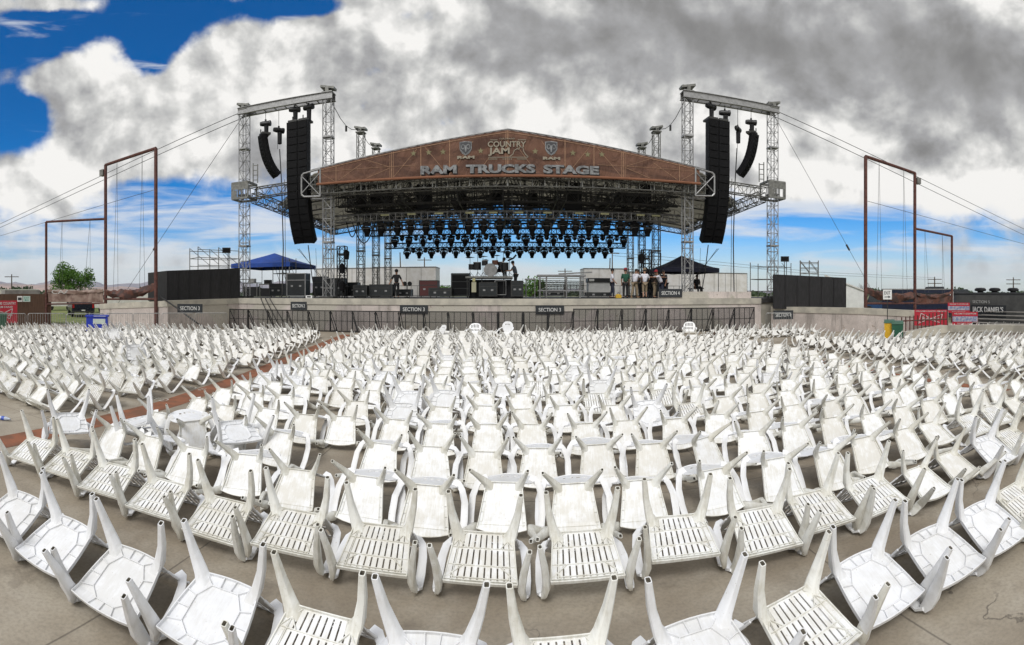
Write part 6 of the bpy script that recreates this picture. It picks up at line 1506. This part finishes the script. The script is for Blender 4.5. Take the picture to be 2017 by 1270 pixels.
    e = MB(); e.box((hd.x, fy+.008, hd.z-.05*s), (.045*s, .012, .010*s)); e.build('mouth', mat('lips', (.25,.09,.07), .6), t, world=False)
    return t
cloth = lambda n, c: mat(n, c, .85, 0, .25, 9)
WHT = cloth('white_cotton', (.70,.70,.76)); KHK = cloth('khaki_cotton', (.26,.20,.13)); BLK = cloth('black_cotton', (.012,.012,.014)); GRNS = cloth('green_cotton', (.012,.075,.045)); GRY = cloth('grey_blue_cotton', (.085,.10,.125)); NVY = cloth('navy_denim', (.02,.024,.045)); REDC = cloth('red_cap', (.28,.02,.03))
person(781, 31.0, 'dark figure in a brimmed hat standing left of the fan', BLK, BLK, dict(brim=1, stride=.04, arms=[((-.14,-.04,-.26),(-.10,-.12,-.20)), ((.14,0,-.27),(.08,-.06,-.24))]), R(10), hat=BLK, skin=SKIND)
person(1016, 31.9, 'man in grey shirt and cap bending over gear beside the drum platform', GRY, BLK, dict(lean=.25, nod=.5, arms=[((-.02,-.16,-.22),(0,-.26,-.02)), ((.02,-.18,-.2),(-.02,-.25,-.03))]), R(-75), hat=BLK, z=DK+.55)
person(1206, 30.0, 'man in white shirt and dark cap walking right of the white panel', WHT, NVY, dict(stride=.12, arms=[((-.05,-.05,-.27),(.0,-.16,-.18)), ((.05,.03,-.28),(.0,-.08,-.23))]), R(75), hat=BLK, skin=SKIND)
person(1232, 29.4, 'person in green shirt with back turned, left of the men in white', GRNS, BLK, dict(stride=.03), R(172), hat=REDC, skin=SKIND)
person(1250, 29.2, 'man in white shirt and khaki trousers leaning right, beside the green shirt', WHT, KHK, dict(lean=.22, stride=.16, shoes=KHK, arms=[((-.05,-.2,-.18),(0,-.25,-.05)), ((.05,-.2,-.18),(0,-.25,-.05))]), R(125), skin=SKIND)
person(1257, 30.2, 'man in dark clothes half hidden between the men in white', BLK, BLK, dict(lean=.1), R(160), skin=SKIND)
person(1270, 29.3, 'man in white shirt and khaki shorts with back turned, legs apart', WHT, KHK, dict(stride=.10, lean=.05, shorts=.6, arms=[((-.14,-.05,-.24),(.02,-.2,-.12)), ((.16,-.08,-.22),(.04,-.2,-.12))]), R(180), hat=KHK)
person(1289, 29.8, 'man in brown shirt pushing the black case behind the men in white', cloth('brown_cotton', (.10,.075,.06)), KHK, dict(lean=.15, arms=[((-.04,-.24,-.12),(0,-.26,0)), ((.04,-.24,-.12),(0,-.26,0))]), R(60), skin=SKIND)
person(1303, 29.4, 'man in white shirt and red cap leaning left with both arms out', WHT, NVY, dict(lean=.55, stride=.1, arms=[((-.03,-.25,-.08),(0,-.27,.02)), ((.03,-.25,-.08),(0,-.27,.02))]), R(-80), hat=REDC, skin=SKIND)
person(1311, 30.2, 'man in black shirt behind the red-capped man', BLK, BLK, dict(lean=.3), R(-60), skin=SKIND)
person(1372, 33.0, 'person in dark clothes sitting under the navy tent', BLK, BLK, dict(sit=1, lean=.1), R(10), skin=SKIND, z=DK+.25)
person(983, 32.9, 'person crouched over the drums behind the cymbals', GRY, BLK, dict(lean=.55, sit=1, nod=.4), R(60), z=3.1, hat=BLK)
t = thing('bench', 'low dark bench under the navy tent carrying the seated person', 'bench', (XY(1372, 33.0), 33.15, DK))
MB().bb(-.5, .5, -.25, .25, .58, .66).build('seat', DARKM, t, world=False)
for sx in (-1, 1): MB().bb(sx*.42-.03, sx*.42+.03, -.2, .2, 0, .58).build('leg', DARKM, t, world=False)
rcase(1292, 30.6, 1.2, 1.45, .8, 'tall black wheeled case being pushed by the men in white', trim=DARKM)
rcase(1016, 32.2, .9, .55, .7, 'low black riser box carrying the grey-shirted man', trim=BLACK, handles=0) if False else None
t = thing('yellow_bag', 'small yellow bag on the deck between the walking man and the green shirt', 'bag', (XY(1218, 29.6), 29.6, DK))
b = MB(); b.smooth = True; b.loft([[(-.16,-.1,0),(.16,-.1,0),(.16,.1,0),(-.16,.1,0)], [(-.18,-.11,.14),(.18,-.11,.14),(.18,.11,.14),(-.18,.11,.14)], [(-.10,-.05,.24),(.12,-.05,.22),(.12,.05,.22),(-.1,.05,.24)]]); b.build('bag_body', cloth('yellow_nylon', (.55,.34,.03)), t, world=False)
b = MB(); b.path([(-.06,0,.22),(-.04,0,.32),(.05,0,.32),(.07,0,.21)], .012, 5); b.build('handle', BLACK, t, world=False)
t = thing('riser_box', 'low black box that the grey-shirted man stands on', 'box', (XY(1016, 31.9), 31.9, DK)); MB().bb(-.45, .45, -.35, .35, 0, .545).build('box_body', BLACK, t, world=False); MB().bb(-.46, .46, -.36, .36, .50, .55).build('rim', DARKM, t, world=False)

# ------------------------------------------------------------------ the air between here and the hills
HZ = bpy.data.materials.new('haze_air'); HZ.use_nodes = True; nt = HZ.node_tree; nt.nodes.clear()
pv = N(nt, 'ShaderNodeVolumePrincipled', inp={'Color': (.82,.88,1,1), 'Density': 3.2e-5, 'Anisotropy': .3})
ho = N(nt, 'ShaderNodeOutputMaterial'); nt.links.new(pv.outputs[0], ho.inputs['Volume'])
hb = MB(); hb.bb(-9500, 9500, -9500, 9500, -1.0, 420); tag(hb.build('haze', HZ), 'pale blue air softening the distant hills', 'haze', kind='stuff')
